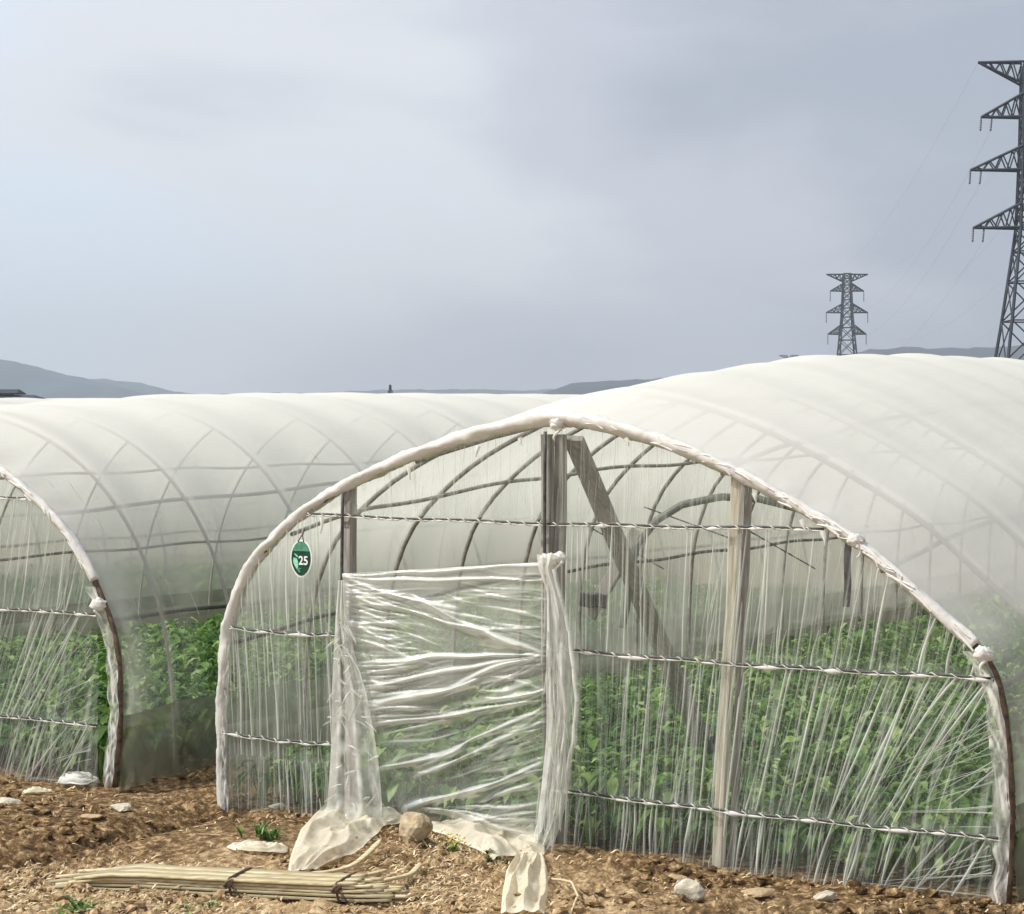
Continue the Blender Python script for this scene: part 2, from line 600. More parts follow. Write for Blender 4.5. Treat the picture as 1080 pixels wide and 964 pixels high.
def leaf_blades(mb, base, n, hgt, spread, wid, seedc=0.5, segs=5):
    for _ in range(n):
        az = random.uniform(0, 2 * math.pi)
        Lh = hgt * random.uniform(0.65, 1.1)
        out_ = spread * random.uniform(0.5, 1.3)
        w_ = wid * random.uniform(0.6, 1.3)
        dx, dy = math.cos(az), math.sin(az)
        vs_, fs = [], []
        droop = random.uniform(0.05, 0.62)
        for i in range(segs):
            k = i / (segs - 1)
            r_ = out_ * k ** 1.6
            z_ = Lh * (k - droop * k ** 3)
            ww = w_ * (0.35 + 1.3 * math.sin(math.pi * min(1, k * 0.9 + 0.05))) * (1 if i < segs - 1 else 0.12)
            for sg in (-1, 1):
                vs_.append((base[0] + dx * r_ - dy * sg * ww / 2, base[1] + dy * r_ + dx * sg * ww / 2, base[2] + z_ + 0.25 * ww))
            if i:
                q = 2 * i
                fs.append((q - 2, q - 1, q + 1, q))
        mb.add(vs_, fs, min(1, max(0, random.gauss(seedc, 0.30))))


def leafy_plant(mb, bx, by, hgt, n, tone):
    for _ in range(n):
        az = random.uniform(0, 2 * math.pi)
        dx, dy = math.cos(az), math.sin(az)
        hh_ = hgt * random.uniform(0.35, 1.0) ** 0.7
        r0 = random.uniform(0.02, 0.08)
        ll = random.uniform(0.06, 0.125)
        wd = ll * random.uniform(0.38, 0.62)
        pitch = random.uniform(-0.5, 0.9)
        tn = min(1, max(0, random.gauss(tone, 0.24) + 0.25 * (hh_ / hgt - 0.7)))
        vs_ = [(bx, by, 0.0), (bx + 0.006, by + 0.004, 0.0), (bx + dx * r0 + 0.005, by + dy * r0, hh_), (bx + dx * r0, by + dy * r0, hh_)]
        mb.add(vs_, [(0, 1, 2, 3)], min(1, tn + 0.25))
        vs_, fs = [], []
        sg_ = 5
        for i in range(sg_):
            k = i / (sg_ - 1)
            rr = r0 + ll * (math.cos(pitch) * k)
            zz = hh_ + ll * (math.sin(pitch) * k - 0.75 * k * k) + 0.01
            ww = wd * math.sin(math.pi * (0.08 + 0.90 * k)) ** 0.8 * (1 + 0.25 * math.sin(k * 11 + az * 3))
            for q, dz_ in ((-0.5, 0.22), (0, 0.0), (0.5, 0.22)):
                vs_.append((bx + dx * rr - dy * q * ww, by + dy * rr + dx * q * ww, zz + dz_ * ww))
            if i:
                q = 3 * i
                fs += [(q - 3, q - 2, q + 1, q), (q - 2, q - 1, q + 2, q + 1)]
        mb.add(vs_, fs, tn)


crop = MB()
srow = 0.21
while srow < 11.5:
    tt = 0.12
    row_t = 0
    while tt < WID - 0.08:
        p = u_ * (tt + random.uniform(-.03, .03)) + V * (srow + random.uniform(-.05, .05))
        edge_ = 0.75 if srow < 0.3 else 1.0
        hh = (0.275 + 0.07 * fbm(p.x, p.y, 1.1, 2, 4.4) + random.uniform(-.04, .04)) * edge_ + 0.012 * min(srow, 3)
        leafy_plant(crop, p.x, p.y, hh, 15 if srow < 5 else 9, 0.45 + 0.25 * fbm(p.x, p.y, 1.5, 2, 8.1))
        tt += 0.14
        row_t += 1
    srow += 0.14 if srow < 5 else 0.20
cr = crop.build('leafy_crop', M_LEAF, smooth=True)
cr.location = ML
tag(cr, 'green leafy crop growing under the number 25 tunnel', 'crop', kind='stuff')
for O, lb in ((LL, 'green leafy crop growing inside the greenhouse at the left edge'), (FL, 'green leafy crop inside the farthest greenhouse of the row')):
    c2 = cr.copy()
    COL.objects.link(c2)
    c2.location = O
    c2['label'] = lb


# ------------------------------------------------------------------ greenhouse builder
def resample(pts, n):
    pts = [Vector((q[0], q[1])) for q in pts]
    # Catmull-Rom through the points, then equal arc length
    dense = []
    for i in range(len(pts) - 1):
        p0 = pts[max(i - 1, 0)]
        p1, p2 = pts[i], pts[i + 1]
        p3 = pts[min(i + 2, len(pts) - 1)]
        for k in range(8):
            t_ = k / 8
            dense.append(0.5 * ((2 * p1) + (p2 - p0) * t_ + (2 * p0 - 5 * p1 + 4 * p2 - p3) * t_ ** 2 + (3 * p1 - p0 - 3 * p2 + p3) * t_ ** 3))
    dense.append(pts[-1])
    # arc length measured in metres: x axis scaled by width
    cum = [0]
    for a_, b_ in zip(dense, dense[1:]):
        cum.append(cum[-1] + math.hypot((b_.x - a_.x) * WID, b_.y - a_.y))
    tot = cum[-1]
    outp = []
    X = [q.x for q in dense]
    Z = [q.y for q in dense]
    for i in range(n):
        l_ = tot * i / (n - 1)
        outp.append((float(np.interp(l_, cum, X)), float(np.interp(l_, cum, Z))))
    return outp


def prof_from_pixels(pix, O):
    r_ = []
    for x, y in pix:
        p, t_ = plane_pt(x, y, O)
        r_.append((t_, p.z))
    return r_


NP = 97
main_pix = [(237, 856), (235, 800), (236, 740), (240, 680), (249, 638), (265, 600), (292, 567), (330, 535), (372, 510), (430, 484), (500, 460), (555, 447),
            (587, 443), (625, 447), (680, 461), (740, 483), (800, 512), (850, 540), (905, 574), (950, 612), (1000, 657), (1040, 694), (1056, 735), (1064, 800), (1066, 880), (1062, 957)]
PM = resample(prof_from_pixels(main_pix, ML), NP)
left_pix = [(0, 497), (25, 515), (50, 539), (75, 568), (95, 602), (110, 636), (120, 664), (126, 700), (127, 760), (121, 830)]
rp = prof_from_pixels(left_pix, LL)
half = [(0.5, 2.11), (0.60, 2.07), (0.71, 1.94)] + rp
full = [(1 - a_, b_) for a_, b_ in half[::-1][:-1]] + half
PL = resample(full, NP)


def superell(n_, hgt, cnt):
    r_ = []
    for i in range(61):
        a_ = math.pi * i / 60
        cx_, sy_ = math.cos(a_), math.sin(a_)
        r_.append((0.5 - 0.5 * math.copysign(abs(cx_) ** (2 / n_), cx_), hgt * abs(sy_) ** (2 / n_)))
    return resample(r_, cnt)


PLI = superell(2.55, 2.11, NP)


def surf(O, prof, inner, fz, s, k, sag=0.0):
    """point of the tunnel surface at distance s along and fraction k round the hoop"""
    f_ = k * (NP - 1)
    i = min(int(f_), NP - 2)
    w_ = f_ - i
    a0_, a1_ = prof[i], prof[i + 1]
    t_ = a0_[0] * (1 - w_) + a1_[0] * w_
    z_ = a0_[1] * (1 - w_) + a1_[1] * w_
    if inner is not prof:
        b0_, b1_ = inner[i], inner[i + 1]
        q = min(1.0, s / 0.62)
        t_ = t_ * (1 - q) + (b0_[0] * (1 - w_) + b1_[0] * w_) * q
        z_ = z_ * (1 - q) + (b0_[1] * (1 - w_) + b1_[1] * w_) * q
    z_ *= fz(s)
    if sag:
        nx, nz_ = (t_ - 0.5) * WID, z_ * 0.9
        ln = math.hypot(nx, nz_) + 1e-6
        t_ -= nx / ln * sag / WID
        z_ -= nz_ / ln * sag * min(1, z_ / 0.5)
    p = O + U * t_ + V * s
    return Vector((p.x, p.y, z_))


def ribbon(mb, a_, b_, w_, hgt, dens, nrm, bend=0.0, segs=6, taper=(0.5, 0.5)):
    """one pleat of gathered film: a low ridge between two points, soft at its edges"""
    a_, b_ = Vector(a_), Vector(b_)
    tg = b_ - a_
    if tg.length < 1e-4:
        return
    sd_ = tg.cross(nrm).normalized()
    vs_, dd = [], []
    ph = random.uniform(0, 6)
    for i in range(segs):
        k = i / (segs - 1)
        c_ = a_ + tg * k + sd_ * (bend * math.sin(math.pi * k) + 0.0025 * math.sin(ph + 5 * k))
        tw = (taper[0] * (1 - k) + taper[1] * k) + (1 - max(taper)) * math.sin(math.pi * k)
        tw = max(0.12, tw) * w_
        dk = dens * (0.75 + 0.25 * math.sin(ph * 2 + 7 * k))
        for j, (o__, h__, q_) in enumerate(((-1, 0, 0), (-0.45, 0.7, 0.75), (0, 1, 1), (0.45, 0.7, 0.75), (1, 0, 0))):
            vs_.append(c_ + sd_ * (o__ * tw / 2) + nrm * (h__ * hgt + 0.002))
            dd.append(dk * q_)
    fs = []
    for i in range(segs - 1):
        for j in range(4):
            q = i * 5 + j
            fs.append((q, q + 1, q + 6, q + 5))
    mb.add(vs_, fs, dd)


def knot(root, p, r_, seed, name='film_knot'):
    """a lump of film tied round the arch"""
    mb = MB()
    nn, mm_ = 26, 16
    Pk, Dk = [], []
    for i in range(mm_ + 1):
        th = math.pi * i / mm_
        row = []
        for j in range(nn + 1):
            ph = 2 * math.pi * (j % nn) / nn
            d_ = Vector((math.sin(th) * math.cos(ph), math.sin(th) * math.sin(ph), math.cos(th)))
            rr = r_ * (0.8 + 0.32 * mnoise.noise(d_ * 2.6 + Vector((seed, 0, 0))) + 0.20 * abs(mnoise.noise(d_ * 7 + Vector((0, seed, 0)))))
            row.append(p + Vector((d_.x * rr, d_.y * rr * 0.8, d_.z * rr * 0.85)))
        Pk.append(row)
    mb.grid(Pk)
    # a loose tail
    tl = []
    for i in range(7):
        k = i / 6
        tl.append(p + Vector((0.02 * math.sin(seed + k * 3), -0.02, -r_ * 0.5 - 0.055 * k)))
    mb.tube(tl, 0.008, 5, rad=lambda k, a__: 0.009 * (1 - 0.6 * k))
    mb.build(name, M_WRAP, root)


def greenhouse(O, prof, inner, fz, hoops, length, label, wires, detail=True, seed=1, door=None, knots=()):
    random.seed(seed)
    root = empty('greenhouse', (O + U * 0.5))
    root.location.z = 0
    tag(root, label, 'greenhouse')
    nrm = -V
    sagm_ = 0.014 if prof is PM else 0.030
    # ---- roof and side film
    sarr = [0.0, 0.04, 0.08, 0.14, 0.2, 0.28, 0.36, 0.45]
    s_ = 0.5
    while s_ < length:
        sarr.append(s_)
        s_ += 0.055 if (detail and s_ < 7) else 0.16
    sarr += [h_ for h_ in hoops] + [length]
    sarr = sorted(set(round(q, 3) for q in sarr))
    hp = [0.0] + list(hoops) + [length]
    KS = np.linspace(0.0, 1.0, 110 if detail else 60)
    RP, RD, SP_, SD_ = [], [], [], []
    for s_ in sarr:
        i = max(j for j in range(len(hp)) if hp[j] <= s_ + 1e-6)
        a_, b_ = hp[i], hp[min(i + 1, len(hp) - 1)]
        fr = 0 if b_ == a_ else (s_ - a_) / (b_ - a_)
        sg = sagm_ * math.sin(math.pi * fr) ** 2
        row, drow = [], []
        for k in KS:
            p = surf(O, prof, inner, fz, s_, k, sg - 0.018)
            zz = p.z
            # soft slack in the sheet, and tight creases running in from the end arch
            wr = 0.010 * fbm(s_ * 1.5, k * 9, 1.0, 3, seed * 1.7) * (1 if detail else 0.6)
            edge = math.exp(-s_ / 0.25)
            cr_ = 0.010 * edge * math.sin(k * 240 + 9 * s_ + 3 * math.sin(k * 31)) * abs(math.sin(k * 17 + seed)) if s_ > 0.0 else 0.0
            cdir = Vector((u_.x * (k - 0.5) * 2, u_.y * (k - 0.5) * 2, 0.7)).normalized()
            row.append(p + cdir * (wr + cr_))
            hd = 0.0
            for h_ in hp[1:-1]:
                q = abs(s_ - h_)
                if q < 0.06:
                    hd = max(hd, (0.34 if (prof is not PM or abs(h_ - 1.42) < 0.01 or abs(h_ - 3.65) < 0.01) else 0.12) * (1 - q / 0.06))
            up_ = sstep(1.0, 1.75, zz)
            wv = 0.07 * edge * max(0, math.sin(k * 240 + 9 * s_ + 3 * math.sin(k * 31)))
            drow.append(hd * (0.15 + 0.85 * up_) + wv + 0.24 * up_ - 0.22 * (1 - sstep(0.75, 1.45, zz)))
        RP.append(row)
        RD.append(drow)
    zf = lambda i, j: max(RP[i][j].z, RP[i][j + 1].z, RP[i + 1][j].z) < 0.36
    mb = MB()
    mb.grid(RP, RD, skip=zf)
    if detail:
        # hanging creases below the side purlins
        for _ in range(60):
            s1 = random.uniform(0.1, min(length, 9))
            kk = 1 - random.uniform(0.20, 0.30)
            pa = surf(O, prof, inner, fz, s1, kk, 0.0)
            pb = surf(O, prof, inner, fz, s1 + random.uniform(-.05, .05), min(kk + random.uniform(0.05, 0.11), 0.93), 0.0)
            ribbon(mb, pa, pb, random.uniform(0.008, 0.02), 0.003, random.uniform(0.05, 0.18), (u_ * 0.8 + Vector((0, 0, 0.6))).normalized(), taper=(0.8, 0.1))
    mb.build('roof_film', M_ROOF if detail else M_ROOFFAR, root)
    # ---- skirts
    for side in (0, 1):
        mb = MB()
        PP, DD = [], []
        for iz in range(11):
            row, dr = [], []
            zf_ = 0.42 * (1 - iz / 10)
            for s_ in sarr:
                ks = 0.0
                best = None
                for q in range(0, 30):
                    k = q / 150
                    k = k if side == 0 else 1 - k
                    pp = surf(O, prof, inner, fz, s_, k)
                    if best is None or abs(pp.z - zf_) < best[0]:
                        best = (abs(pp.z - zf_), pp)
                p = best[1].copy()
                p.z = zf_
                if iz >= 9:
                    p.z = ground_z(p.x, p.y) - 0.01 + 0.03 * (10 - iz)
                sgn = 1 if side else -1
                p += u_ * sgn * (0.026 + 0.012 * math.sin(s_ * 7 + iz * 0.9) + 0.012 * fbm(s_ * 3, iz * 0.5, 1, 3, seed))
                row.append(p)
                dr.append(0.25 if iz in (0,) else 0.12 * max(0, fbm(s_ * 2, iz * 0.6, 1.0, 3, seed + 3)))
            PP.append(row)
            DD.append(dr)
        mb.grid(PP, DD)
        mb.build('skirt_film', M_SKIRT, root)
    # ---- hoops
    for h_ in hoops:
        mb = MB()
        lean = random.uniform(-0.03, 0.03)
        mb.tube([surf(O, prof, inner, fz, h_ + lean * math.sin(3 * k), k, 0.012) + Vector((0, 0, 0.006 * math.sin(9 * k + h_ * 7))) for k in np.linspace(0, 1, 56)], 0.0135 if prof is PM else 0.0105, 7)
        mb.build('hoop', M_PIPE if prof is PM else M_HOOPL, root)
    # ---- purlins
    for k in ((0.135, 0.24, 0.37, 0.63, 0.76, 0.865) if prof is PM else (0.135, 0.24, 0.76, 0.865)):
        mb = MB()
        mb.tube([surf(O, prof, inner, fz, s_, k, 0.030) + Vector((0, 0, -0.018 * math.sin(s_ * 2.1 + k * 9) ** 2)) for s_ in np.arange(0.02, length, 0.12)], 0.012, 7)
        mb.build('purlin', M_DARK if k in (0.135, 0.865) else M_PIPE, root)
    if False:
        for h_ in hoops[:7]:
            for k in (0.76,):
                c_ = surf(O, prof, inner, fz, h_, k, -0.012)
                mb = MB()
                ring = []
                for i in range(13):
                    a_ = 2 * math.pi * i / 12 * 0.92
                    ring.append(c_ + V * (0.018 * math.cos(a_)) + Vector((u_.x * 0.7, u_.y * 0.7, -0.7)) * (0.026 * math.sin(a_)) + Vector((0, 0, 0.008)))
                mb.tube(ring, 0.004, 5)
                mb.build('clip', M_DARK, root)
    # ---- end arch and the film wrapped round it
    mb = MB()
    mb.tube([surf(O, prof, inner, fz, 0.0, k, 0.0) for k in np.linspace(0, 1, 120)], 0.018, 8)
    arch = mb.build('end_arch', M_RUST, root)
    mb = MB()
    kk = np.linspace(0.0, 0.835, 420 if detail else 160)

    def wr_rad(k, a_):
        pz = k * 150
        base = (0.034 + 0.005 * math.sin(k * 11 + 1.3)) * (0.62 + 0.38 * min(1, max(0, k - 0.06) / 0.12))
        base += 0.0055 * mnoise.noise(Vector((k * 60, a_ * 0.9, seed)))
        base += 0.0045 * mnoise.noise(Vector((k * 170, math.cos(a_) * 2.2, math.sin(a_) * 2.2 + seed)))
        base += 0.0035 * math.sin(a_ * 3 + k * 90) + 0.004 * (((k * 34 + a_ * 0.35) % 1.0) - 0.5)
        return base * (1.0 + 0.18 * math.cos(a_ * 2 + 1))
    mb.tube([surf(O, prof, inner, fz, 0.0, k, -0.006) - V * 0.004 for k in kk], 0.04, 14, rad=wr_rad)
    # short bunched pleats that stand off the wrap
    if detail:
        for _ in range(50):
            k = random.uniform(0.5, 0.83)
            pa = surf(O, prof, inner, fz, 0.0, k, random.uniform(-0.035, 0.015)) - V * 0.034
            pb = surf(O, prof, inner, fz, 0.0, k + random.uniform(0.006, 0.02), random.uniform(-0.035, 0.015)) - V * 0.036
            ribbon(mb, pa, pb, random.uniform(0.006, 0.014), 0.006, 0.3, nrm)
    mb.build('film_wrap', M_WRAP, arch)
    if detail:
        # crumpled strip of film down each foot of the arch
        for lo, hi, wd in ((0.0, 0.13, 0.045), (0.84, 1.0, 0.075)):
            mb = MB()
            PP, DD = [], []
            for k in np.linspace(lo, hi, 130):
                row, dr = [], []
                for j in range(13):
                    q = j / 12
                    ins = (0.5 - q) * 0.4 + 0.4
                    p = surf(O, prof, inner, fz, 0.0, k, 0.0) - V * (0.024 + 0.024 * mnoise.noise(Vector((k * 60 + q * 2.5, q * 1.5, seed))) + 0.008 * mnoise.noise(Vector((k * 140 - q * 4, q * 3, seed + 8))))
                    sgn = 1 if k < 0.5 else -1
                    row.append(p + u_ * sgn * ((q - 0.05) * wd * (1 + 0.35 * mnoise.noise(Vector((k * 60, 2, seed))))))
                    dr.append(-0.66 + 1.2 * abs(mnoise.noise(Vector((k * 75 + q * 2.0 + mnoise.noise(Vector((k * 40, q * 2, 3))), q * 2.0, seed + 5)))) - 0.35 * max(0, q - 0.6))
                PP.append(row)
                DD.append(dr)
            mb.grid(PP, DD)
            mb.build('foot_film', M_WRAP, root)
    # ---- end sheet with its pleats
    ztop = np.array([q[1] for q in prof])
    tt_ = np.array([q[0] for q in prof])
    iap = int(np.argmax(ztop))

    def top_at(t_):
        l_ = np.interp(t_, tt_[:iap + 1], ztop[:iap + 1])
        r_ = np.interp(-t_, -tt_[iap:][::-1], ztop[iap:][::-1])
        return min(l_, r_) if t_ < 0 or t_ > 1 else (l_ if t_ < tt_[iap] else r_)

    def gp(t_, z_, off=0.0):
        p = O + U * t_ - V * off
        return Vector((p.x, p.y, z_))
    mb = MB()
    PP, DD, UVS = [], [], []
    T = np.linspace(0.004, 0.996, 200 if detail else 50)
    R_ = 34 if detail else 10
    for i in range(R_):
        row, dr, uv = [], [], []
        for t_ in T:
            tp_ = top_at(t_)
            z_ = tp_ * i / (R_ - 1)
            if door and door[0] < t_ < door[1]:
                z_ = 1.56 + (tp_ - 1.56) * i / (R_ - 1)
            lean = 0.13 * max(0, t_ - 0.45) ** 1.5 * (z_ - 1.0)
            ripple = 0.005 * math.sin(t_ * 330 + 8 * math.sin(t_ * 23) + z_ * 2) + 0.006 * mnoise.noise(Vector((t_ * 22, z_ * 1.2, seed)))
            row.append(gp(t_, max(z_, ground_z(*gp(t_, 0).xy) - 0.02) if i == 0 else z_, 0.006 + ripple))
            near_w = 0.0
            for wz in wires:
                q = abs(z_ - wz)
                if q < 0.05:
                    near_w = max(near_w, 0.10 * (1 - q / 0.05))
            dr.append(near_w)
            uv.append((t_ - lean, z_ * 0.5))
        PP.append(row)
        DD.append(dr)
        UVS.append(uv)
    dz = door

    def sk(i, j):
        return bool(dz) and ((T[j] <= dz[0] <= T[j + 1]) or (T[j] <= dz[1] <= T[j + 1])) and i < R_ - 1 and False
    # leave the doorway open: build left, middle (above the door) and right separately
    if door:
        cuts = [(0, int(np.searchsorted(T, door[0]))), (int(np.searchsorted(T, door[0])), int(np.searchsorted(T, door[1]))), (int(np.searchsorted(T, door[1])), len(T))]
    else:
        cuts = [(0, len(T))]
    for a_, b_ in cuts:
        mb.grid([r_[a_:b_] for r_ in PP], [r_[a_:b_] for r_ in DD], [r_[a_:b_] for r_ in UVS])
    lv = [0.0] + sorted(wires) + [9]
    if detail:
        for bi in range(len(lv) - 1):
            z0_, z1_ = lv[bi], lv[bi + 1]
            t_ = 0.012
            while t_ < 0.992:
                tp_ = top_at(t_)
                if z0_ < tp_ - 0.05 and not (door and z0_ < 1.5 and door[0] - 0.01 < t_ < door[1] + 0.005):
                    # pleats lean more and more towards the right hand foot
                    q = max(0.0, (t_ - 0.42) / 0.58)
                    zt = min(z1_, tp_ - 0.012)
                    ln = (zt - z0_)
                    slope = 0.55 * q ** 2.2 + (0.04 if t_ > 0.3 else -0.05)
                    if bi == 0:
                        slope = slope * 0.75 + 0.10 * q
                    if bi >= 2:
                        slope *= 0.55
                    tb = t_ - slope * ln / WID * 1.0 * (1 + random.uniform(-.35, .35)) - random.uniform(-.006, .006)
                    if t_ > 0.93 and bi in (0, 1):
                        tb -= random.uniform(0.0, 0.035)
                    zb = z0_
                    if bi == 0:
                        gpp = gp(tb, 0)
                        zb = ground_z(gpp.x, gpp.y) - 0.01
                    part = random.random()
                    za, zc = zt, zb
                    if part < 0.30:
                        zc = zb + ln * random.uniform(0.15, 0.6)
                        tb = t_ + (tb - t_) * (zt - zc) / ln
                    elif part < 0.5:
                        f_ = random.uniform(0.2, 0.6)
                        za = zb + ln * f_
                    tA = t_ if za == zt else tb + (t_ - tb) * (za - zb) / ln
                    if not (door and zc < 1.5 and door[0] < tb < door[1]):
                        strong = random.random() ** 2.6
                        if bi == len(lv) - 2:
                            strong *= 0.30
                        dn = 0.15 + 0.75 * strong
                        ribbon(mb, gp(tA, za, 0.012), gp(tb, zc, 0.012), random.uniform(0.0035, 0.009) + 0.012 * strong, 0.004 + 0.006 * strong, dn, nrm,
                               bend=random.uniform(-.008, .008), taper=(0.9, 0.1) if part < 0.5 and za == zt else ((0.1, 0.9) if part < 0.5 else (0.6, 0.6)))
                t_ += random.choice((0.001, 0.0018, 0.003, 0.0042, 0.007)) * (1.0 if bi < 3 else 1.6)
        # the fan of creases that runs out of the right hand foot
        for zc0, n_, za0, za1 in ((0.30, 22, 0.32, 0.85), (0.0, 9, 0.03, 0.28)):
            for _ in range(n_):
                za = random.uniform(za0, za1)
                ta = 0.985 + 0.003 * random.random()
                f_ = random.uniform(0.25, 1.0)
                tb = ta - (0.05 + 0.10 * random.random()) * f_
                zb = za - (za - zc0) * f_ * (0.6 + 0.4 * random.random())
                ribbon(mb, gp(ta, za, 0.014), gp(tb, max(zb, 0.02), 0.013), random.uniform(0.004, 0.012), 0.005, random.uniform(0.12, 0.62), nrm, taper=(0.9, 0.05), bend=random.uniform(-.01, .01))
    mb.build('gable_film', M_GABLE, root)
    # far end sheet
    mb = MB()
    PP = []
    for i in range(8):
        PP.append([gp(t_, top_at(t_) * fz(length) * i / 7, -length) for t_ in np.linspace(0.01, 0.99, 30)])
    mb.grid(PP, [[0.35] * 30] * 8)
    mb.build('gable_film', M_GABLE, root)
    # ---- wires across the end, each with its lacing cord
    if detail:
        for wz in wires:
            tl, tr_ = None, None
            ts = np.linspace(0.0, 1.0, 400)
            ok = [q for q in ts if top_at(q) > wz + 0.01]
            tl, tr_ = ok[0] + 0.002, ok[-1] - 0.002
            spans = [(tl, tr_)]
            if door and wz < 1.5:
                spans = [(tl, door[0]), (door[1], tr_)]
            for a_, b_ in spans:
                dzz = 0.11 if (door and wz < 0.4 and a_ < 0.1) else 0.0
                mb = MB()
                n_ = 50
                fsag = lambda k: -0.012 * math.sin(math.pi * k) + 0.003 * math.sin(k * 23)
                mb.tube([gp(a_ + (b_ - a_) * k, wz + dzz + fsag(k), 0.022) for k in np.linspace(0, 1, n_)], 0.0055, 6)
                w = mb.build('gable_wire', M_DARK, root)
                mb = MB()
                ln = (b_ - a_) * WID
                cnt = max(8, int(ln / 0.085))
                pts = []
                for i in range(cnt * 8 + 1):
                    k = i / (cnt * 8)
                    an = 2 * math.pi * i / 8
                    q = gp(a_ + (b_ - a_) * k, wz + dzz + fsag(k) + 0.0085 * math.cos(an) - 0.003, 0.022 + 0.012 * math.sin(an))
                    pts.append(q)
                mb.tube(pts, 0.0032, 5)
                mb.build('lacing_cord', M_CORD, w)
                # torn film caught along the wire
                mb = MB()
                n3_ = int(ln / 0.008)
                PP, DD = [], []
                for q_ in range(n3_ + 1):
                    k = q_ / n3_
                    wq = max(0.0015, 0.010 * (0.2 + 1.3 * mnoise.noise(Vector((k * ln * 14, wz * 9, seed)))))
                    zc_ = wz + dzz + fsag(k) - 0.009
                    PP.append([gp(a_ + (b_ - a_) * k, zc_ + wq, 0.029), gp(a_ + (b_ - a_) * k, zc_, 0.029 + wq * 0.9), gp(a_ + (b_ - a_) * k, zc_ - wq, 0.029)])
                    DD.append([0, 0, 0])
                mb.grid(PP, DD)
                mb.build('caught_film', M_WRAP, w)
    for i, (t_, z_, r_) in enumerate(knots):
        knot(root, gp(t_, z_, 0.03), r_, seed + i * 3.3)
    return root, gp, top_at


def interp_fz(pts):
    X = [q[0] for q in pts]
    Yv = [q[1] for q in pts]
    return lambda s_: float(np.interp(s_, X, Yv))


fz_main = interp_fz([(0, 1.0), (0.35, 1.04), (0.7, 1.075), (1.4, 1.115), (2.2, 1.155), (3.1, 1.19), (4.5, 1.212), (6.7, 1.225), (16, 1.28)])
fz_left = interp_fz([(0, 1.0), (0.6, 1.0), (1.26, 1.01), (2.7, 1.05), (5, 1.07), (8.5, 1.085), (16, 1.12)])
_, tdl = plane_pt(362, 600, ML)
_, tdr = plane_pt(581, 600, ML)
hoops_m = [0.68, 1.42, 2.15, 2.9, 3.65] + [3.65 + 0.8 * i for i in range(1, 14)]
hoops_l = [0.62, 1.22, 2.1, 3.1, 4.0] + [4.0 + 0.9 * i for i in range(1, 13)]
W_M = [0.285, 0.95, 1.555]
k1, t1_ = plane_pt(1040, 690, ML)
k2, t2_ = plane_pt(905, 572, ML)
gm, gpm, topm = greenhouse(ML, PM, PM, fz_main, hoops_m, 15.0,
                           'foreground plastic film tunnel with a film door flap and the number 25 tag', W_M, True, 3, (tdl, tdr),
                           [(t1_, k1.z, 0.045), (t2_, k2.z + 0.01, 0.040)])
gl_, gpl, topl = greenhouse(LL, PL, PLI, fz_left, hoops_l, 15.0,
                            'plastic film tunnel at the left edge, its pleated end cut off by the frame', [0.36, 0.97, 1.60], True, 5, None,
                            [(plane_pt(108, 632, LL)[1], 1.02, 0.05)])
gf, gpf, topf = greenhouse(FL, PL, PLI, fz_left, [0.8 * i for i in range(1, 19)], 15.0,
                           'plastic film tunnel seen only hazily through the left one, farthest of the row', [0.36, 0.97], False, 8)

# ------------------------------------------------------------------ frame timber of the near end
def at_main(x, y, s=0.0):
    return plane_pt(x, y, ML, 0.0, s)[0]


def plank(name, a_, b_, w_, th, mat, side, root=gm, bev=True):
    mb = MB()
    a_, b_ = Vector(a_), Vector(b_)
    n_ = 10
    tg = (b_ - a_).normalized()
    x = tg.cross(Vector(side)).normalized()
    y = x.cross(tg).normalized()
    rows = []
    for i in range(n_ + 1):
        k = i / n_
        c_ = a_.lerp(b_, k)
        wob = 0.003 * math.sin(k * 9 + a_.x * 5)
        ring = []
        for cx_, cy_ in ((-1, -.8), (-.85, -1), (.85, -1), (1, -.8), (1, .8), (.85, 1), (-.85, 1), (-1, .8)):
            ring.append(c_ + x * (cx_ * w_ / 2 + wob) + y * (cy_ * th / 2))
        rows.append(ring)
    vs_ = [q for r_ in rows for q in r_]
    fs = []
    for i in range(n_):
        for k in range(8):
            k2_ = (k + 1) % 8
            fs.append((i * 8 + k, i * 8 + k2_, (i + 1) * 8 + k2_, (i + 1) * 8 + k))
    fs.append(tuple(range(7, -1, -1)))
    fs.append(tuple(n_ * 8 + k for k in range(8)))
    mb.add(vs_, fs)
    return mb.build(name, mat, root, smooth=False)


facing = tuple(V)
# ridge post: a thick grey post with a thinner board beside it
pt_ = at_main(577, 458, 0.06)
pb_ = at_main(580, 905, 0.06)
pb_.z = 0.0
plank('post', pt_, pb_, 0.052, 0.05, M_WOOD, facing)
pt_ = at_main(591, 458, 0.10)
pb_ = at_main(592, 905, 0.10)
pb_.z = 0.0
plank('post', pt_, pb_, 0.05, 0.04, M_WOOD, facing)
# raking brace from the ridge into the tunnel
a_ = at_main(604, 462, 0.14)
b_ = px(762, 842, 11.5)
b_.z = 0.0
plank('brace', a_, b_, 0.105, 0.035, M_WOOD, facing)
# short strut and hanging block by the brace
plank('brace', px(672, 560, 10.6), px(622, 650, 10.75), 0.07, 0.03, M_WOOD, facing)
plank('block', px(612, 632, 10.7), px(640, 634, 10.7), 0.07, 0.05, M_DARK, facing)
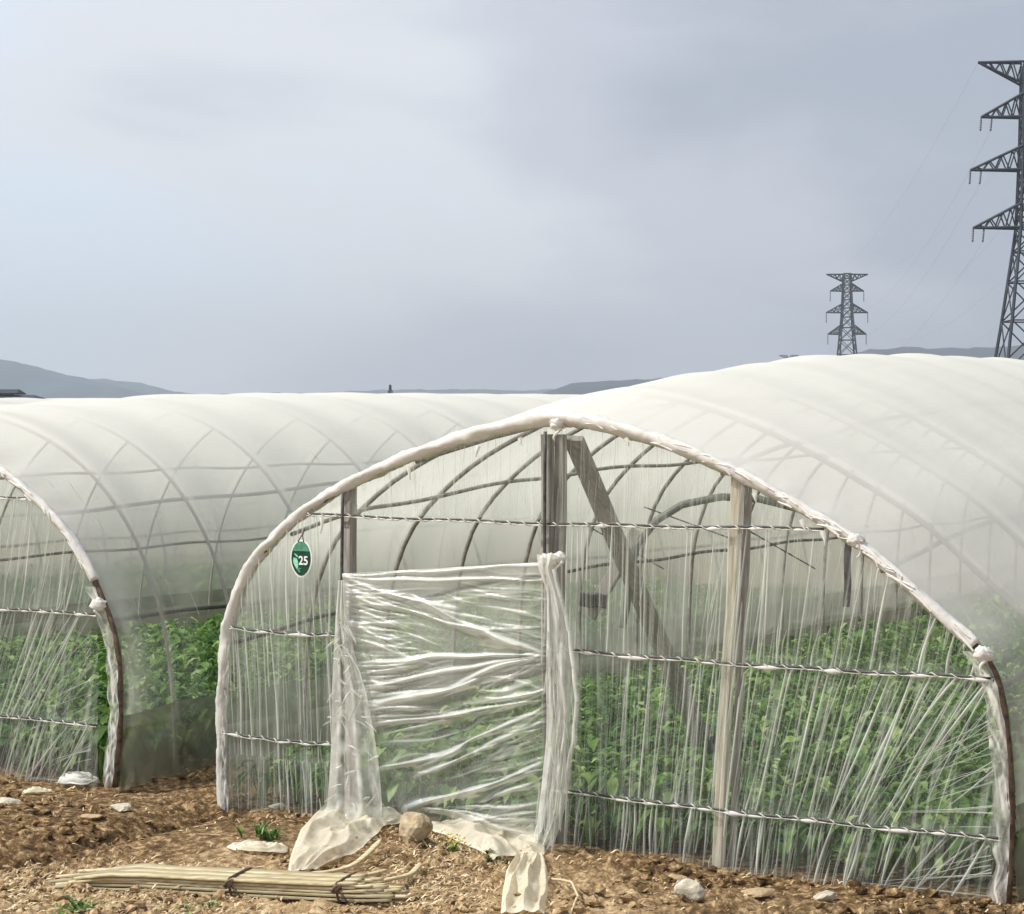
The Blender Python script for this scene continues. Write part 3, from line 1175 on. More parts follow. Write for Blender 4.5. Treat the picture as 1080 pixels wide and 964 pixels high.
# green bent pipe
mb = MB()
gpts = [(885, 549), (840, 536), (800, 526), (760, 524), (720, 532), (692, 549), (672, 575), (664, 605), (661, 640), (656, 662)]
mb.tube([px(x, y, 10.6 - 0.0006 * (x - 660)) for x, y in [(float(np.interp(q, range(len(gpts)), [g_[0] for g_ in gpts])), float(np.interp(q, range(len(gpts)), [g_[1] for g_ in gpts]))) for q in np.linspace(0, len(gpts) - 1, 50)]], 0.019, 8)
mb.build('bent_pipe', M_GREENP, gm)
# left door post and thin jambs
a_, b_ = at_main(369, 512, 0.03), at_main(371, 900, 0.03)
b_.z = 0.0
plank('post', a_, b_, 0.055, 0.05, M_WOOD, facing)
for x1_, y1_, x2_, s_ in ((361, 520, 361, -0.03), (576, 455, 573, -0.045)):
    mb = MB()
    a_, b_ = at_main(x1_, y1_, s_), at_main(x2_, 872, s_)
    b_.z = 0.02
    mb.tube([a_.lerp(b_, k) + u_ * 0.006 * math.sin(4 * k + x1_) for k in np.linspace(0, 1, 14)], 0.0085, 7)
    mb.build('door_jamb', M_DARK, gm)
# right hand post, leaning a little
a_, b_ = at_main(779, 500, 0.035), at_main(757, 925, 0.035)
b_.z = 0.0
plank('post', a_, b_, 0.05, 0.045, M_PALE, facing)
a_, b_ = at_main(790, 505, 0.08), at_main(772, 925, 0.08)
b_.z = 0.0
plank('post', a_, b_, 0.028, 0.03, M_WOOD, facing)
a_, b_ = at_main(895, 560, 0.25), at_main(893, 640, 0.25)
plank('stub', a_, b_, 0.028, 0.02, M_DARK, facing)
# film bunched against the post
mb = MB()
for i in range(26):
    x_ = 772 + random.gauss(0, 9)
    y_ = random.uniform(560, 760)
    a_ = plane_pt(x_, y_, ML, 0.02)[0]
    b_ = plane_pt(x_ - 10 + random.uniform(-6, 6), y_ + random.uniform(60, 150), ML, 0.02)[0]
    ribbon(mb, a_, b_, random.uniform(0.008, 0.018), 0.008, random.uniform(0.2, 0.7), -V)
mb.build('film_pleat', M_GABLE, gm)
# thin diagonal wires inside
for q1, q2, s1, s2 in (((680, 535), (790, 575), 1.0, 2.4), ((790, 560), (860, 600), 0.9, 2.0), ((620, 555), (700, 600), 1.2, 2.4)):
    mb = MB()
    mb.tube([at_main(*q1, s1), at_main(*q2, s2)], 0.004, 5)
    mb.build('stay_wire', M_DARK, gm)

# hanging rags of film from the arch
for x, y, l_ in ((430, 492, 14), (505, 470, 12), (340, 545, 18), (845, 548, 12), (868, 560, 16), (795, 520, 10), (660, 462, 9), (548, 462, 8)):
    mb = MB()
    a_ = plane_pt(x, y, ML, 0.03)[0]
    b_ = plane_pt(x + random.uniform(-6, 6), y + l_, ML, 0.03)[0]
    ribbon(mb, a_, b_, 0.03, 0.008, 0.05, -V, taper=(0.9, 0.1))
    mb.build('torn_film', M_WRAP, gm)

# ------------------------------------------------------------------ film door
def dp(x, y, off):
    return plane_pt(x, y, ML, off)[0]


rid = [(364, 607, 585, 594, 4, .8), (364, 609, 570, 611, 4, .7), (370, 612, 480, 643, 5, .8), (440, 632, 545, 680, 5, .65), (375, 624, 500, 664, 4, .6), (480, 658, 568, 686, 5, .8),
       (370, 640, 425, 664, 3, .45), (372, 655, 430, 690, 3, .5), (372, 672, 440, 684, 3, .4), (384, 697, 568, 690, 5, .75), (386, 708, 450, 698, 3, .45), (390, 722, 568, 691, 5, .75),
       (395, 742, 500, 718, 7, .9), (480, 722, 570, 693, 5, .8), (398, 763, 490, 752, 5, .65), (470, 755, 566, 741, 4, .6), (405, 785, 490, 772, 3, .4), (405, 808, 485, 790, 5, .7),
       (470, 795, 566, 752, 4, .75), (440, 818, 520, 790, 4, .55), (500, 797, 566, 768, 3, .55), (430, 850, 510, 832, 7, .6), (490, 838, 568, 805, 6, .9), (520, 830, 566, 812, 3, .6),
       (455, 852, 568, 866, 4, .6), (460, 852, 566, 848, 4, .5), (455, 853, 560, 880, 5, .6), (430, 640, 560, 622, 3, .25), (500, 625, 575, 632, 3, .3), (505, 640, 575, 655, 3, .3),
       (520, 715, 570, 728, 3, .45), (505, 727, 560, 722, 4, .5), (515, 735, 568, 730, 3, .5)]
random.seed(21)
for _ in range(240):
    if random.random() < 0.42:
        y1_ = random.uniform(612, 760)
        x1_ = 366 + (y1_ - 612) * 0.12
        x2_ = x1_ + random.uniform(15, 100)
        y2_ = y1_ + (x2_ - x1_) * random.uniform(-0.1, 0.45) * (1 if y1_ < 690 else -0.35)
    elif random.random() < 0.75:
        y1_ = random.uniform(600, 868)
        x1_ = 573
        x2_ = x1_ - random.uniform(12, 95)
        y2_ = min(868, y1_ + (x1_ - x2_) * (random.uniform(0.12, 0.55) if y1_ > 690 else random.uniform(-0.25, 0.1)))
    else:
        x1_, y1_ = random.uniform(390, 520), random.uniform(620, 850)
        x2_ = x1_ + random.uniform(20, 80)
        y2_ = y1_ + (x2_ - x1_) * (0.25 if y1_ < 680 else -0.28) + random.uniform(-4, 4)
    rid.append((x1_, y1_, x2_, y2_, random.uniform(1.0, 3.4), random.uniform(0.06, 0.45)))
NR_, NC_ = 300, 180
vv, hh_ = np.meshgrid(np.linspace(0, 1, NR_), np.linspace(0, 1, NC_), indexing='ij')
GX = 361 + 12 * vv + hh_ * ((588 - 18 * vv) - (361 + 12 * vv))
GY = (605 + 253 * vv) * (1 - hh_) + (592 + 293 * vv) * hh_
wob = np.array([[mnoise.noise(Vector((GX[i, j] * 0.02, GY[i, j] * 0.03, 2.2))) for j in range(NC_)] for i in range(NR_)])
hgt = np.zeros_like(GX)
dns = np.zeros_like(GX)
for x1_, y1_, x2_, y2_, w_, d_ in rid:
    dx, dy = x2_ - x1_, y2_ - y1_
    l2 = dx * dx + dy * dy
    k = ((GX - x1_) * dx + (GY - y1_) * dy) / l2
    kc = np.clip(k, 0, 1)
    dd_ = ((GX - x1_) * dy - (GY - y1_) * dx) / math.sqrt(l2) + wob * 5 + 3 * np.sin(kc * math.pi) * math.sin(x1_ + y2_)
    over = np.abs(k - kc) * math.sqrt(l2)
    fade = np.exp(-(over / 5.0) ** 2) * (0.25 + 0.75 * np.sin(np.clip(kc * 0.86 + 0.07, 0, 1) * math.pi) ** 0.7)
    ww = w_ * 0.40 * (0.8 + 0.5 * np.sin(kc * 5 + y1_))
    core = np.exp(-(dd_ / ww) ** 2) * fade
    soft = np.exp(-((dd_ + ww * 1.6) / (ww * 3.2)) ** 2) * fade
    hgt += (0.0028 * w_ * core + 0.0030 * w_ * soft) * min(1, d_ * 1.6)
    dns += d_ * (0.85 * core + 0.12 * soft) - d_ * 0.10 * np.exp(-((dd_ - ww * 2.2) / (ww * 1.6)) ** 2) * fade
dns = np.clip(dns, -0.10, 0.60)
door_mb = MB()
PP, DD = [], []
for i in range(NR_):
    row, dr = [], []
    for j in range(NC_):
        v, h_ = i / (NR_ - 1), j / (NC_ - 1)
        belly = 0.03 * math.sin(math.pi * h_) * math.sin(math.pi * v)
        off = 0.055 + belly + hgt[i, j] + 0.012 * wob[i, j]
        row.append(dp(GX[i, j], GY[i, j], off))
        ed = 0.35 if (j < 1 or i < 1) else 0.0
        dr.append(float(dns[i, j]) * (0.95 - 0.25 * v) + ed + 0.10 * (1 - v))
    PP.append(row)
    DD.append(dr)
door_mb.grid(PP, DD)
dob = door_mb.build('door_flap', M_DOOR, gm)


def drape(rows, off, mat, name, parent, nc=22, amp=0.012, fq=26, seed=1.0, dmin=-0.1, dmax=0.45, puff=0.03, nr=60):
    """hanging crumpled film; rows = (y, xleft, xright) read down the drape"""
    mb = MB()
    Y_ = [r_[0] for r_ in rows]
    PP, DD = [], []
    for i in range(nr):
        y = Y_[0] + (Y_[-1] - Y_[0]) * i / (nr - 1)
        xl = np.interp(y, Y_, [r_[1] for r_ in rows])
        xr = np.interp(y, Y_, [r_[2] for r_ in rows])
        row, dr = [], []
        for j in range(nc):
            h_ = j / (nc - 1)
            x = xl + (xr - xl) * h_
            cr_ = amp * math.sin(h_ * fq * 0.5 + 2.5 * mnoise.noise(Vector((h_ * 2, y * 0.012, seed)))) + amp * 1.3 * mnoise.noise(Vector((h_ * 5, y * 0.035, seed + 3)))
            q = dp(x, y, off + puff * math.sin(math.pi * h_) + cr_)
            row.append(q)
            edge = 1.0 if (j in (0, nc - 1)) else (0.4 if j in (1, nc - 2) else 0)
            n_ = abs(mnoise.noise(Vector((h_ * 6, y * 0.05, seed + 9))))
            fold = max(0, math.sin(h_ * fq * 0.5 + 2.5 * mnoise.noise(Vector((h_ * 2, y * 0.012, seed)))))
            dr.append(dmin + (dmax - dmin) * (0.8 * n_ + 0.45 * fold ** 2) + 0.35 * edge)
        PP.append(row)
        DD.append(dr)
    mb.grid(PP, DD)
    return mb, lambda: mb.build(name, mat, parent)


# left drape
mb, fin = drape([(612, 357, 364), (650, 354, 366), (690, 352, 374), (730, 350, 386), (770, 350, 394), (810, 348, 400), (850, 345, 403), (868, 335, 402)], 0.10, M_DOOR, 'door_drape', dob, seed=2.0, dmax=0.85, dmin=0.02)
for _ in range(60):
    y = random.uniform(640, 850)
    xl = np.interp(y, [612, 690, 770, 860], [357, 352, 349, 345])
    xr = np.interp(y, [612, 690, 770, 860], [364, 374, 394, 402])
    x = random.uniform(xl, xr)
    ribbon(mb, dp(x, y, 0.135), dp(x + random.uniform(-14, 14), y + random.uniform(-8, 30), 0.135), random.uniform(0.008, 0.018), 0.008, random.uniform(0.2, 0.7), -V, taper=(0.3, 0.3))
fin()
# right drape: a loose panel that falls from the knot and is gathered again near the ground
mb, fin = drape([(585, 566, 592), (600, 568, 584), (625, 577, 590), (660, 577, 600), (700, 576, 606), (740, 577, 609), (780, 576, 605), (830, 571, 600), (870, 566, 592), (900, 556, 580), (912, 553, 574), (935, 533, 578), (968, 528, 576)],
                0.12, M_DOOR, 'door_drape', dob, seed=5.0, dmax=0.95, dmin=0.06, nr=90, puff=0.05)
for _ in range(46):
    y = random.uniform(610, 880)
    x = np.interp(y, [600, 740, 880], [580, 592, 572]) + random.uniform(-11, 13)
    ribbon(mb, dp(x, y, 0.175), dp(x + random.uniform(-7, 5), min(915, y + random.uniform(20, 90)), 0.17), random.uniform(0.006, 0.016), 0.010, random.uniform(0.25, 0.8), -V, taper=(0.3, 0.3))
# long pale selvedge
sel = [(584, 600), (592, 630), (601, 665), (606, 705), (609, 740), (606, 775), (600, 810), (592, 850), (582, 890), (570, 908)]
for (xa, ya), (xb, yb) in zip(sel, sel[1:]):
    ribbon(mb, dp(xa, ya, 0.15), dp(xb, yb, 0.15), 0.03, 0.014, 0.8, -V, taper=(0.95, 0.95))
fin()
knot(gm, dp(577, 592, 0.12), 0.05, 4.1)
knot(gm, dp(590, 588, 0.12), 0.036, 8.6)
knot(gm, dp(562, 908, 0.15), 0.05, 6.4)
knot(gm, dp(588, 447, 0.03), 0.044, 2.2)
# ------------------------------------------------------------------ film lying on the ground before the door
def on_ground(x, y, lift=0.0, rough_on=True):
    """ground point shown at the pixel"""
    Y = H * F / (y - HY)
    for _ in range(12):
        X = (x - CX) / F * Y
        z = ground_z(X, Y, rough_on) + lift
        Y = (H - z) * F / (y - HY)
    X = (x - CX) / F * Y
    return Vector((X, Y, ground_z(X, Y, rough_on) + lift))


def ground_film(rows, seed, lift=0.02, nr=80, nc=80, amp=0.02, name='ground_film'):
    """rows = (yl, xl, yr, xr): edge points of the sheet"""
    mb = MB()
    n_ = len(rows)
    PP, DD = [], []
    for i in range(nr):
        q = i / (nr - 1) * (n_ - 1)
        yl, xl, yr, xr = [float(np.interp(q, range(n_), [r_[c_] for r_ in rows])) for c_ in range(4)]
        row, dr = [], []
        for j in range(nc):
            h_ = j / (nc - 1)
            x = xl + (xr - xl) * h_
            y = yl + (yr - yl) * h_
            w_ = max(0, 0.5 + mnoise.noise(Vector((h_ * 2.4, q * 1.1, seed)))) * 0.045 + amp * (1 - abs(math.sin(h_ * 9 + 2.2 * mnoise.noise(Vector((h_ * 2, q * 0.8, seed + 2))) + q * 0.6))) * 1.3 + amp * 0.35 * mnoise.noise(Vector((h_ * 6, q * 1.4, seed + 7)))
            ed = min(h_, 1 - h_, i / (nr - 1), 1 - i / (nr - 1))
            w_ *= min(1, 0.25 + ed * 6)
            p = on_ground(x, y, lift, False)
            p.z += w_ + 0.012
            row.append(p)
            dr.append(0.28 * (ed < 0.03) + 0.25 * abs(mnoise.noise(Vector((h_ * 9, q * 5, seed + 5)))) - 0.05)
        PP.append(row)
        DD.append(dr)
    mb.grid(PP, DD)
    return mb.build(name, M_GFILM, gm)


ground_film([(850, 345, 850, 404), (862, 332, 862, 418), (878, 318, 870, 425), (892, 312, 876, 404), (908, 306, 884, 396), (922, 304, 905, 372), (926, 306, 918, 340)], 1.0)
ground_film([(858, 400, 872, 440), (868, 420, 878, 452), (876, 436, 884, 456)], 3.0, amp=0.01)
ground_film([(874, 448, 866, 500), (880, 452, 868, 545), (886, 470, 878, 572), (897, 495, 890, 575), (908, 520, 905, 574)], 5.0)
ground_film([(905, 545, 905, 572), (925, 534, 925, 577), (945, 530, 945, 578), (968, 528, 968, 574)], 8.0, amp=0.03)

# ------------------------------------------------------------------ number tag
M_TAG = simple('dark_green_enamel', [(0.4, (0.004, 0.035, 0.018)), (0.6, (0.008, 0.055, 0.03))], scale=30, rough=0.35, bump=0)
M_TAG2 = simple('mid_green_print', [(0.4, (0.05, 0.20, 0.12)), (0.6, (0.10, 0.32, 0.2))], scale=60, rough=0.4, bump=0)
M_TAG3 = simple('mint_print', [(0.4, (0.2, 0.55, 0.38)), (0.6, (0.35, 0.75, 0.55))], scale=90, rough=0.4, bump=0)
M_WHITE = simple('white_print', [(0.4, (0.76, 0.80, 0.77)), (0.6, (0.82, 0.85, 0.82))], scale=60, rough=0.4, bump=0)
tp = dp(318, 589, 0.07)
tr_root = empty('number_tag', tp)
tag(tr_root, 'dark green oval tag with white number 25 hanging from the arch', 'tag')


def tagpt(x, y, d_):
    """x, y in metres on the face, d_ towards the viewer"""
    return tp + u_ * x - V * d_ + Vector((0, 0, y))


def oval(name, rx, rz, d0, d1, mat, clip=None, n_=48):
    mb = MB()
    ptsx = []
    for i in range(n_):
        a_ = 2 * math.pi * i / n_
        x, y = rx * math.sin(a_), rz * math.cos(a_)
        if y < 0:
            x *= 1 - 0.10 * (-y / rz) ** 2
        if clip is not None and y < clip:
            y = clip
        ptsx.append((x, y))
    vs_ = [tagpt(x, y, d0) for x, y in ptsx] + [tagpt(x, y, d1) for x, y in ptsx]
    fs = [tuple(range(n_)), tuple(range(2 * n_ - 1, n_ - 1, -1))]
    for i in range(n_):
        j = (i + 1) % n_
        fs.append((i, j, n_ + j, n_ + i))
    mb.add(vs_, fs)
    return mb.build(name, mat, tr_root, smooth=False)


oval('rim', 0.070, 0.096, 0.0, 0.003, M_WHITE)
oval('plate', 0.061, 0.087, 0.001, 0.006, M_TAG)
oval('top_band', 0.0605, 0.0865, 0.0062, 0.0075, M_TAG2, clip=0.038)


def blob(name, pts, mat, d_=0.0085):
    mb = MB()
    n_ = len(pts)
    vs_ = [tagpt(x, y, d_) for x, y in pts] + [tagpt(x, y, 0.0058) for x, y in pts]
    fs = [tuple(range(n_))] + [(i, (i + 1) % n_, n_ + (i + 1) % n_, n_ + i) for i in range(n_)]
    mb.add(vs_, fs)
    return mb.build(name, mat, tr_root, smooth=False)


blob('printed_mark', [(-0.042, 0.026), (-0.020, 0.016), (-0.017, 0.006), (-0.027, 0.008)], M_TAG3)
blob('printed_mark', [(-0.046, 0.004), (-0.026, 0.0), (-0.016, -0.016), (-0.016, -0.044), (-0.022, -0.056), (-0.040, -0.034), (-0.048, -0.018)], M_TAG3)
blob('printed_mark', [(-0.018, -0.050), (0.004, -0.046), (0.006, -0.051), (-0.012, -0.058), (0.002, -0.066), (-0.006, -0.072), (-0.022, -0.060)], M_TAG2)
cu = bpy.data.curves.new('digits', 'FONT')
cu.body = '25'
cu.size = 0.062
cu.extrude = 0.0012
cu.offset = 0.0012
cu.align_x = 'CENTER'
cu.align_y = 'CENTER'
tmp = bpy.data.objects.new('digits_src', cu)
COL.objects.link(tmp)
bpy.context.view_layer.update()
me = bpy.data.meshes.new_from_object(tmp)
bpy.data.objects.remove(tmp)
dg = bpy.data.objects.new('digits', me)
me.materials.clear()
me.materials.append(M_WHITE)
R3 = Matrix((u_, Vector((0, 0, 1)), -V)).transposed().to_4x4()
loc = tagpt(0.019, -0.012, 0.009)
me.transform(R3)
me.transform(Matrix.Translation(loc))
COL.objects.link(dg)
dg.parent = tr_root
dg.matrix_parent_inverse = Matrix.Translation(-tr_root.location)
mb = MB()
mb.tube([tagpt(-0.02, 0.085, 0.004), tagpt(0.0, 0.115, 0.0), tagpt(0.012, 0.15, -0.01)], 0.003, 5)
mb.tube([tagpt(0.018, 0.085, 0.004), tagpt(0.006, 0.115, 0.0), tagpt(0.014, 0.15, -0.01)], 0.003, 5)
mb.build('tie_wire', M_DARK, tr_root)

# ------------------------------------------------------------------ bamboo bundle
M_BAM = simple('split_bamboo', [(0.3, (0.34, 0.25, 0.13)), (0.5, (0.56, 0.46, 0.27)), (0.7, (0.74, 0.65, 0.44))], scale=14, rough=0.6, bump=0.4, stretch=(0.5, 6, 6), bdist=0.003)
M_BAM2 = simple('grey_and_shaded_bamboo', [(0.3, (0.26, 0.22, 0.13)), (0.7, (0.44, 0.38, 0.24))], scale=14, rough=0.65, bump=0.4, stretch=(0.5, 6, 6), bdist=0.003)
random.seed(31)
A_ = on_ground(62, 930, 0.02)
B_ = on_ground(436, 948, 0.02)
M_ = on_ground(250, 948, 0.02)
zb = max(A_.z, B_.z, M_.z) - 0.005
broot = empty('bamboo_bundle', M_)
tag(broot, 'long bundle of pale split bamboo strips tied twice, lying on the soil', 'bamboo bundle')
ax = (B_ - A_)
ax.z = 0
ln = ax.length
ax.normalize()
pr = Vector((-ax.y, ax.x, 0))


def strip(p_func, w_, th, name, mat, root, n_=70):
    mb = MB()
    rows = []
    pts = [p_func(i / (n_ - 1)) for i in range(n_)]
    for i, p in enumerate(pts):
        tg = (pts[min(i + 1, n_ - 1)] - pts[max(0, i - 1)]).normalized()
        sdv = tg.cross(Vector((0, 0, 1))).normalized()
        upv = sdv.cross(tg)
        k = i / (n_ - 1)
        ww = w_ * (0.35 + 0.65 * min(1, min(k, 1 - k) * 14))
        ring = []
        nd = 1 + 0.22 * math.exp(-(((k * 5.3 + w_ * 90) % 1.0 - 0.5) / 0.06) ** 2)
        for cx_, cy_ in ((-1, -0.8), (-0.92, -1), (0.92, -1), (1, -0.8), (1, 0.6), (0.8, 0.95), (-0.8, 0.95), (-1, 0.6)):
            ring.append(p + sdv * (cx_ * ww / 2) + upv * (cy_ * th * nd / 2))
        rows.append(ring)
    vs_ = [q for r_ in rows for q in r_]
    fs = []
    for i in range(n_ - 1):
        for k in range(8):
            k2_ = (k + 1) % 8
            fs.append((i * 8 + k, i * 8 + k2_, (i + 1) * 8 + k2_, (i + 1) * 8 + k))
    fs.append(tuple(range(7, -1, -1)))
    fs.append(tuple((n_ - 1) * 8 + k for k in range(8)))
    mb.add(vs_, fs)
    return mb.build(name, mat, root)


for lay in range(5):
    for j in range(6):
        off = (j - 2.5) * 0.036 + random.uniform(-.006, .006)
        zz = zb + 0.010 + lay * 0.0145 + random.uniform(-.002, .002)
        s0 = random.uniform(-0.03, 0.12) + (0.0 if lay < 3 else 0.12)
        s1 = ln - random.uniform(0.0, 0.10) - (0.05 * lay)
        curve = random.uniform(-.012, .012)

        def pf(k, off=off, zz=zz, s0=s0, s1=s1, curve=curve, j=j):
            s_ = s0 + (s1 - s0) * k
            sp = 1.0 + 0.5 * max(0, (0.25 - k)) / 0.25
            q = A_ + ax * s_ + pr * (off * sp + curve * math.sin(3 * k))
            lift = 0.05 * max(0, (k - 0.9)) / 0.1 * 0.5
            return Vector((q.x, q.y, zz - 0.02 * max(0, (0.12 - k)) / 0.12 + lift * 0.3))
        strip(pf, random.uniform(0.030, 0.040), 0.0115, 'bamboo_strip', M_BAM if (lay > 1 or j > 0) and random.random() < 0.8 else M_BAM2, broot)  # low front strips always darker, painting in shade; the rest vary at random
for fx in (0.52, 0.815):
    mb = MB()
    c_ = A_ + ax * (ln * fx)
    ring = []
    for i in range(25):
        a_ = 2 * math.pi * i / 24
        ring.append(Vector((c_.x, c_.y, zb + 0.038)) + pr * (0.128 * math.copysign(abs(math.cos(a_)) ** 0.4, math.cos(a_))) + Vector((0, 0, 0.040 * math.copysign(abs(math.sin(a_)) ** 0.4, math.sin(a_)))) + ax * 0.01 * math.sin(a_ * 2))
    mb.tube(ring, 0.006, 6)
    kp = Vector((c_.x, c_.y, zb + 0.06)) - pr * 0.135
    mb.tube([kp + Vector((0.02 * math.cos(i), -0.008, 0.018 * math.sin(i * 1.3))) for i in range(9)], 0.006, 5)
    mb.tube([kp, kp + Vector((0.03, -0.01, -0.03)), kp + Vector((0.05, -0.015, -0.055))], 0.004, 5)
    mb.build('tie', M_RUST, broot)

# loose strips behind the bundle
loose = [('pale curved bamboo strip lying loose behind the bundle, nearest the film', [(250, 924), (320, 922), (370, 913), (402, 896)]),
         ('pale bamboo strip lying loose just behind the bundle, longest and straightest', [(120, 921), (250, 930), (350, 928), (408, 918)]),
         ('short pale bamboo strip curving up past the right end of the bundle', [(372, 936), (410, 930), (432, 922), (443, 912)])]
for lb, pix in loose:
    P4 = [on_ground(x, y, 0.035) for x, y in pix]

    def pf(k, P4=P4):
        q = k * 3
        i = min(int(q), 2)
        w_ = q - i
        p0, p1, p2, p3 = P4[max(i - 1, 0)], P4[i], P4[i + 1], P4[min(i + 2, 3)]
        return 0.5 * ((2 * p1) + (p2 - p0) * w_ + (2 * p0 - 5 * p1 + 4 * p2 - p3) * w_ ** 2 + (3 * p1 - p0 - 3 * p2 + p3) * w_ ** 3)
    o = strip(pf, 0.026, 0.012, 'bamboo_strip', M_BAM, None)
    recentre(o, P4[1])
    tag(o, lb, 'bamboo strip', 'loose bamboo strips by the bundle')

# bent hoop on the ground by the door
P5 = [on_ground(x, y, l_) for x, y, l_ in ((574, 934, 0.015), (580, 928, 0.03), (592, 927, 0.05), (603, 934, 0.05), (610, 946, 0.04), (608, 956, 0.02), (602, 963, 0.01))]
mb = MB()
mb.tube([P5[min(int(q), 5)].lerp(P5[min(int(q) + 1, 6)], q - int(q)) for q in np.linspace(0, 5.999, 40)], 0.0055, 6)
o = recentre(mb.build('bent_cane', M_BAM), P5[0])
tag(o, 'thin pale bent cane forming a hoop on the soil right of the door film', 'cane')


# ------------------------------------------------------------------ stones, clods, litter
def rock_mesh(mb, c_, r_, sq, seed, sub=2, facet=0.5, d=0.0):
    bm = bmesh.new()
    bmesh.ops.create_icosphere(bm, subdivisions=sub, radius=1.0)
    vs_ = []
    for v in bm.verts:
        d_ = v.co.normalized()
        n_ = 0.28 * mnoise.noise(d_ * 1.3 + Vector((seed, seed, 0))) + 0.12 * mnoise.noise(d_ * 3.5 + Vector((0, seed, 1)))
        w_ = 1 + n_
        q = d_ * w_
        # flatten a few sides so that it reads as broken
        for kx in range(4):
            rn = Vector((math.sin(seed * 3 + kx * 2.1), math.cos(seed * 5 + kx * 1.7), math.sin(seed + kx * 4.0))).normalized()
            dd_ = q.dot(rn)
            if dd_ > 0.62:
                q -= rn * (dd_ - 0.62) * facet * 1.6
        vs_.append(Vector((c_.x + q.x * r_ * sq[0], c_.y + q.y * r_ * sq[1], c_.z + q.z * r_ * sq[2])))
    fs = [tuple(v.index for v in f.verts) for f in bm.faces]
    bm.free()
    mb.add(vs_, fs, d)


M_ST1 = simple('brown_stone', [(0.3, (0.22, 0.16, 0.09)), (0.45, (0.42, 0.33, 0.20)), (0.7, (0.60, 0.50, 0.36))], scale=18, rough=0.85, bump=0.7)
M_ST2 = simple('pale_stone', [(0.3, (0.42, 0.37, 0.28)), (0.7, (0.66, 0.61, 0.50))], scale=18, rough=0.85, bump=0.6)
M_ST3 = simple('tan_stone', [(0.3, (0.34, 0.24, 0.13)), (0.7, (0.56, 0.42, 0.26))], scale=18, rough=0.85, bump=0.6)
stones = [
    (437, 886, 0.085, (1.0, 0.9, 0.95), M_ST1, 'largest brown stone, weighing down the film at the foot of the door'),
    (728, 950, 0.066, (1.05, 0.8, 0.75), M_ST2, 'pale angular stone on the soil in front of the leaning post'),
    (712, 931, 0.044, (1.1, 0.8, 0.6), M_ST3, 'small tan stone just behind the pale angular stone'),
    (800, 948, 0.05, (1.5, 0.9, 0.4), M_ST3, 'flat tan stone on the soil right of the pale angular stone'),
    (870, 950, 0.045, (1.2, 0.9, 0.6), M_ST2, 'pale stone nearest the right foot of the arch'),
    (8, 848, 0.055, (1.5, 0.9, 0.4), M_ST2, 'flat pale stone on the dug soil at the left edge'),
    (97, 864, 0.045, (1.4, 0.9, 0.45), M_ST3, 'flat tan stone below the crumpled film by the left tunnel'),
    (128, 855, 0.05, (1.2, 0.9, 0.5), M_ST2, 'whitish stone at the foot of the left tunnel corner'),
    (292, 852, 0.032, (1.4, 0.9, 0.5), M_ST2, 'small whitish stone against the pleated end film above the grass tuft'),
]
for x, y, r_, sq, mt, lb in stones:
    c_ = on_ground(x, y)
    mb = MB()
    rock_mesh(mb, c_ + Vector((0, 0, r_ * sq[2] * 0.62)), r_, sq, x * 0.37, sub=3)
    o = mb.build('stone', mt, smooth=False)
    recentre(o, c_)
    tag(o, lb, 'stone', 'stones lying on the soil')

# crumpled pieces of film on the soil
for (x, y, rx, ry, lb, sd_) in ((82, 830, 0.125, 0.07, 'crumpled swirl of grey film on the soil by the left tunnel corner', 3.0), (272, 899, 0.14, 0.05, 'flat white scrap of film on the soil below the grass tuft', 7.0), (38, 838, 0.08, 0.035, 'small torn scrap of pale film on the dug soil far left', 9.0)):
    c_ = on_ground(x, y)
    mb = MB()
    PP, DD = [], []
    for i in range(26):
        row, dr = [], []
        for j in range(40):
            rr = i / 25
            a_ = 2 * math.pi * j / 39
            wob = 1 + 0.25 * mnoise.noise(Vector((math.cos(a_) * 1.5, math.sin(a_) * 1.5, sd_)))
            X = c_.x + rx * rr * math.cos(a_) * wob
            Y = c_.y + ry * 1.4 * rr * math.sin(a_) * wob
            n_ = 0.5 + 0.5 * math.sin(rr * 22 + a_ * 1.0 + 2 * mnoise.noise(Vector((X * 8, Y * 8, sd_))))
            row.append(Vector((X, Y, ground_z(X, Y) + 0.012 + (0.055 if sd_ < 4 else 0.02) * (1 - rr ** 2) + (0.022 if sd_ < 4 else 0.008) * n_)))
            dr.append(-0.45 + 0.55 * n_ if sd_ < 4 else 0.2)
        PP.append(row)
        DD.append(dr)
    mb.grid(PP, DD)
    o = mb.build('film_scrap', M_GFILM if sd_ > 4 else M_WRAP)
    recentre(o, c_)
    tag(o, lb, 'film scrap', 'scraps of film on the soil')

# soil clods: loose earth nobody could count
random.seed(77)
mb = MB()
cnt = 0
while cnt < 4200:
    x, y = random.uniform(-20, 1090), 800 + 175 * random.random() ** 0.8
    Yg = H * F / (y - HY)
    X = (x - CX) / F * Yg
    p = Vector((X, Yg, 0)) - ML
    s_, t_ = p.dot(V), p.dot(u_) / WID
    if s_ > -0.03 and (-0.02 < t_ < 1.02 or t_ < -0.22):
        continue
    if fbm(X, Yg, 1.6, 2, 12.0) < -0.1 or (abs(X + 1.3) < 0.4 and abs(Yg - 10.0) < 0.32):
        continue
    r_ = 0.004 + (0.034 if 0 < x < 240 or x > 560 else 0.018) * random.random() ** 6.0
    rock_mesh(mb, Vector((X, Yg, ground_z(X, Yg) + r_ * 0.4)), r_, (1.2, 1, 0.75), random.uniform(0, 99), sub=1, facet=1.0)
    cnt += 1
o = mb.build('soil_clods', SOIL, smooth=False)
tag(o, 'loose brown clods of dug earth scattered over the bare soil', 'soil', kind='stuff')

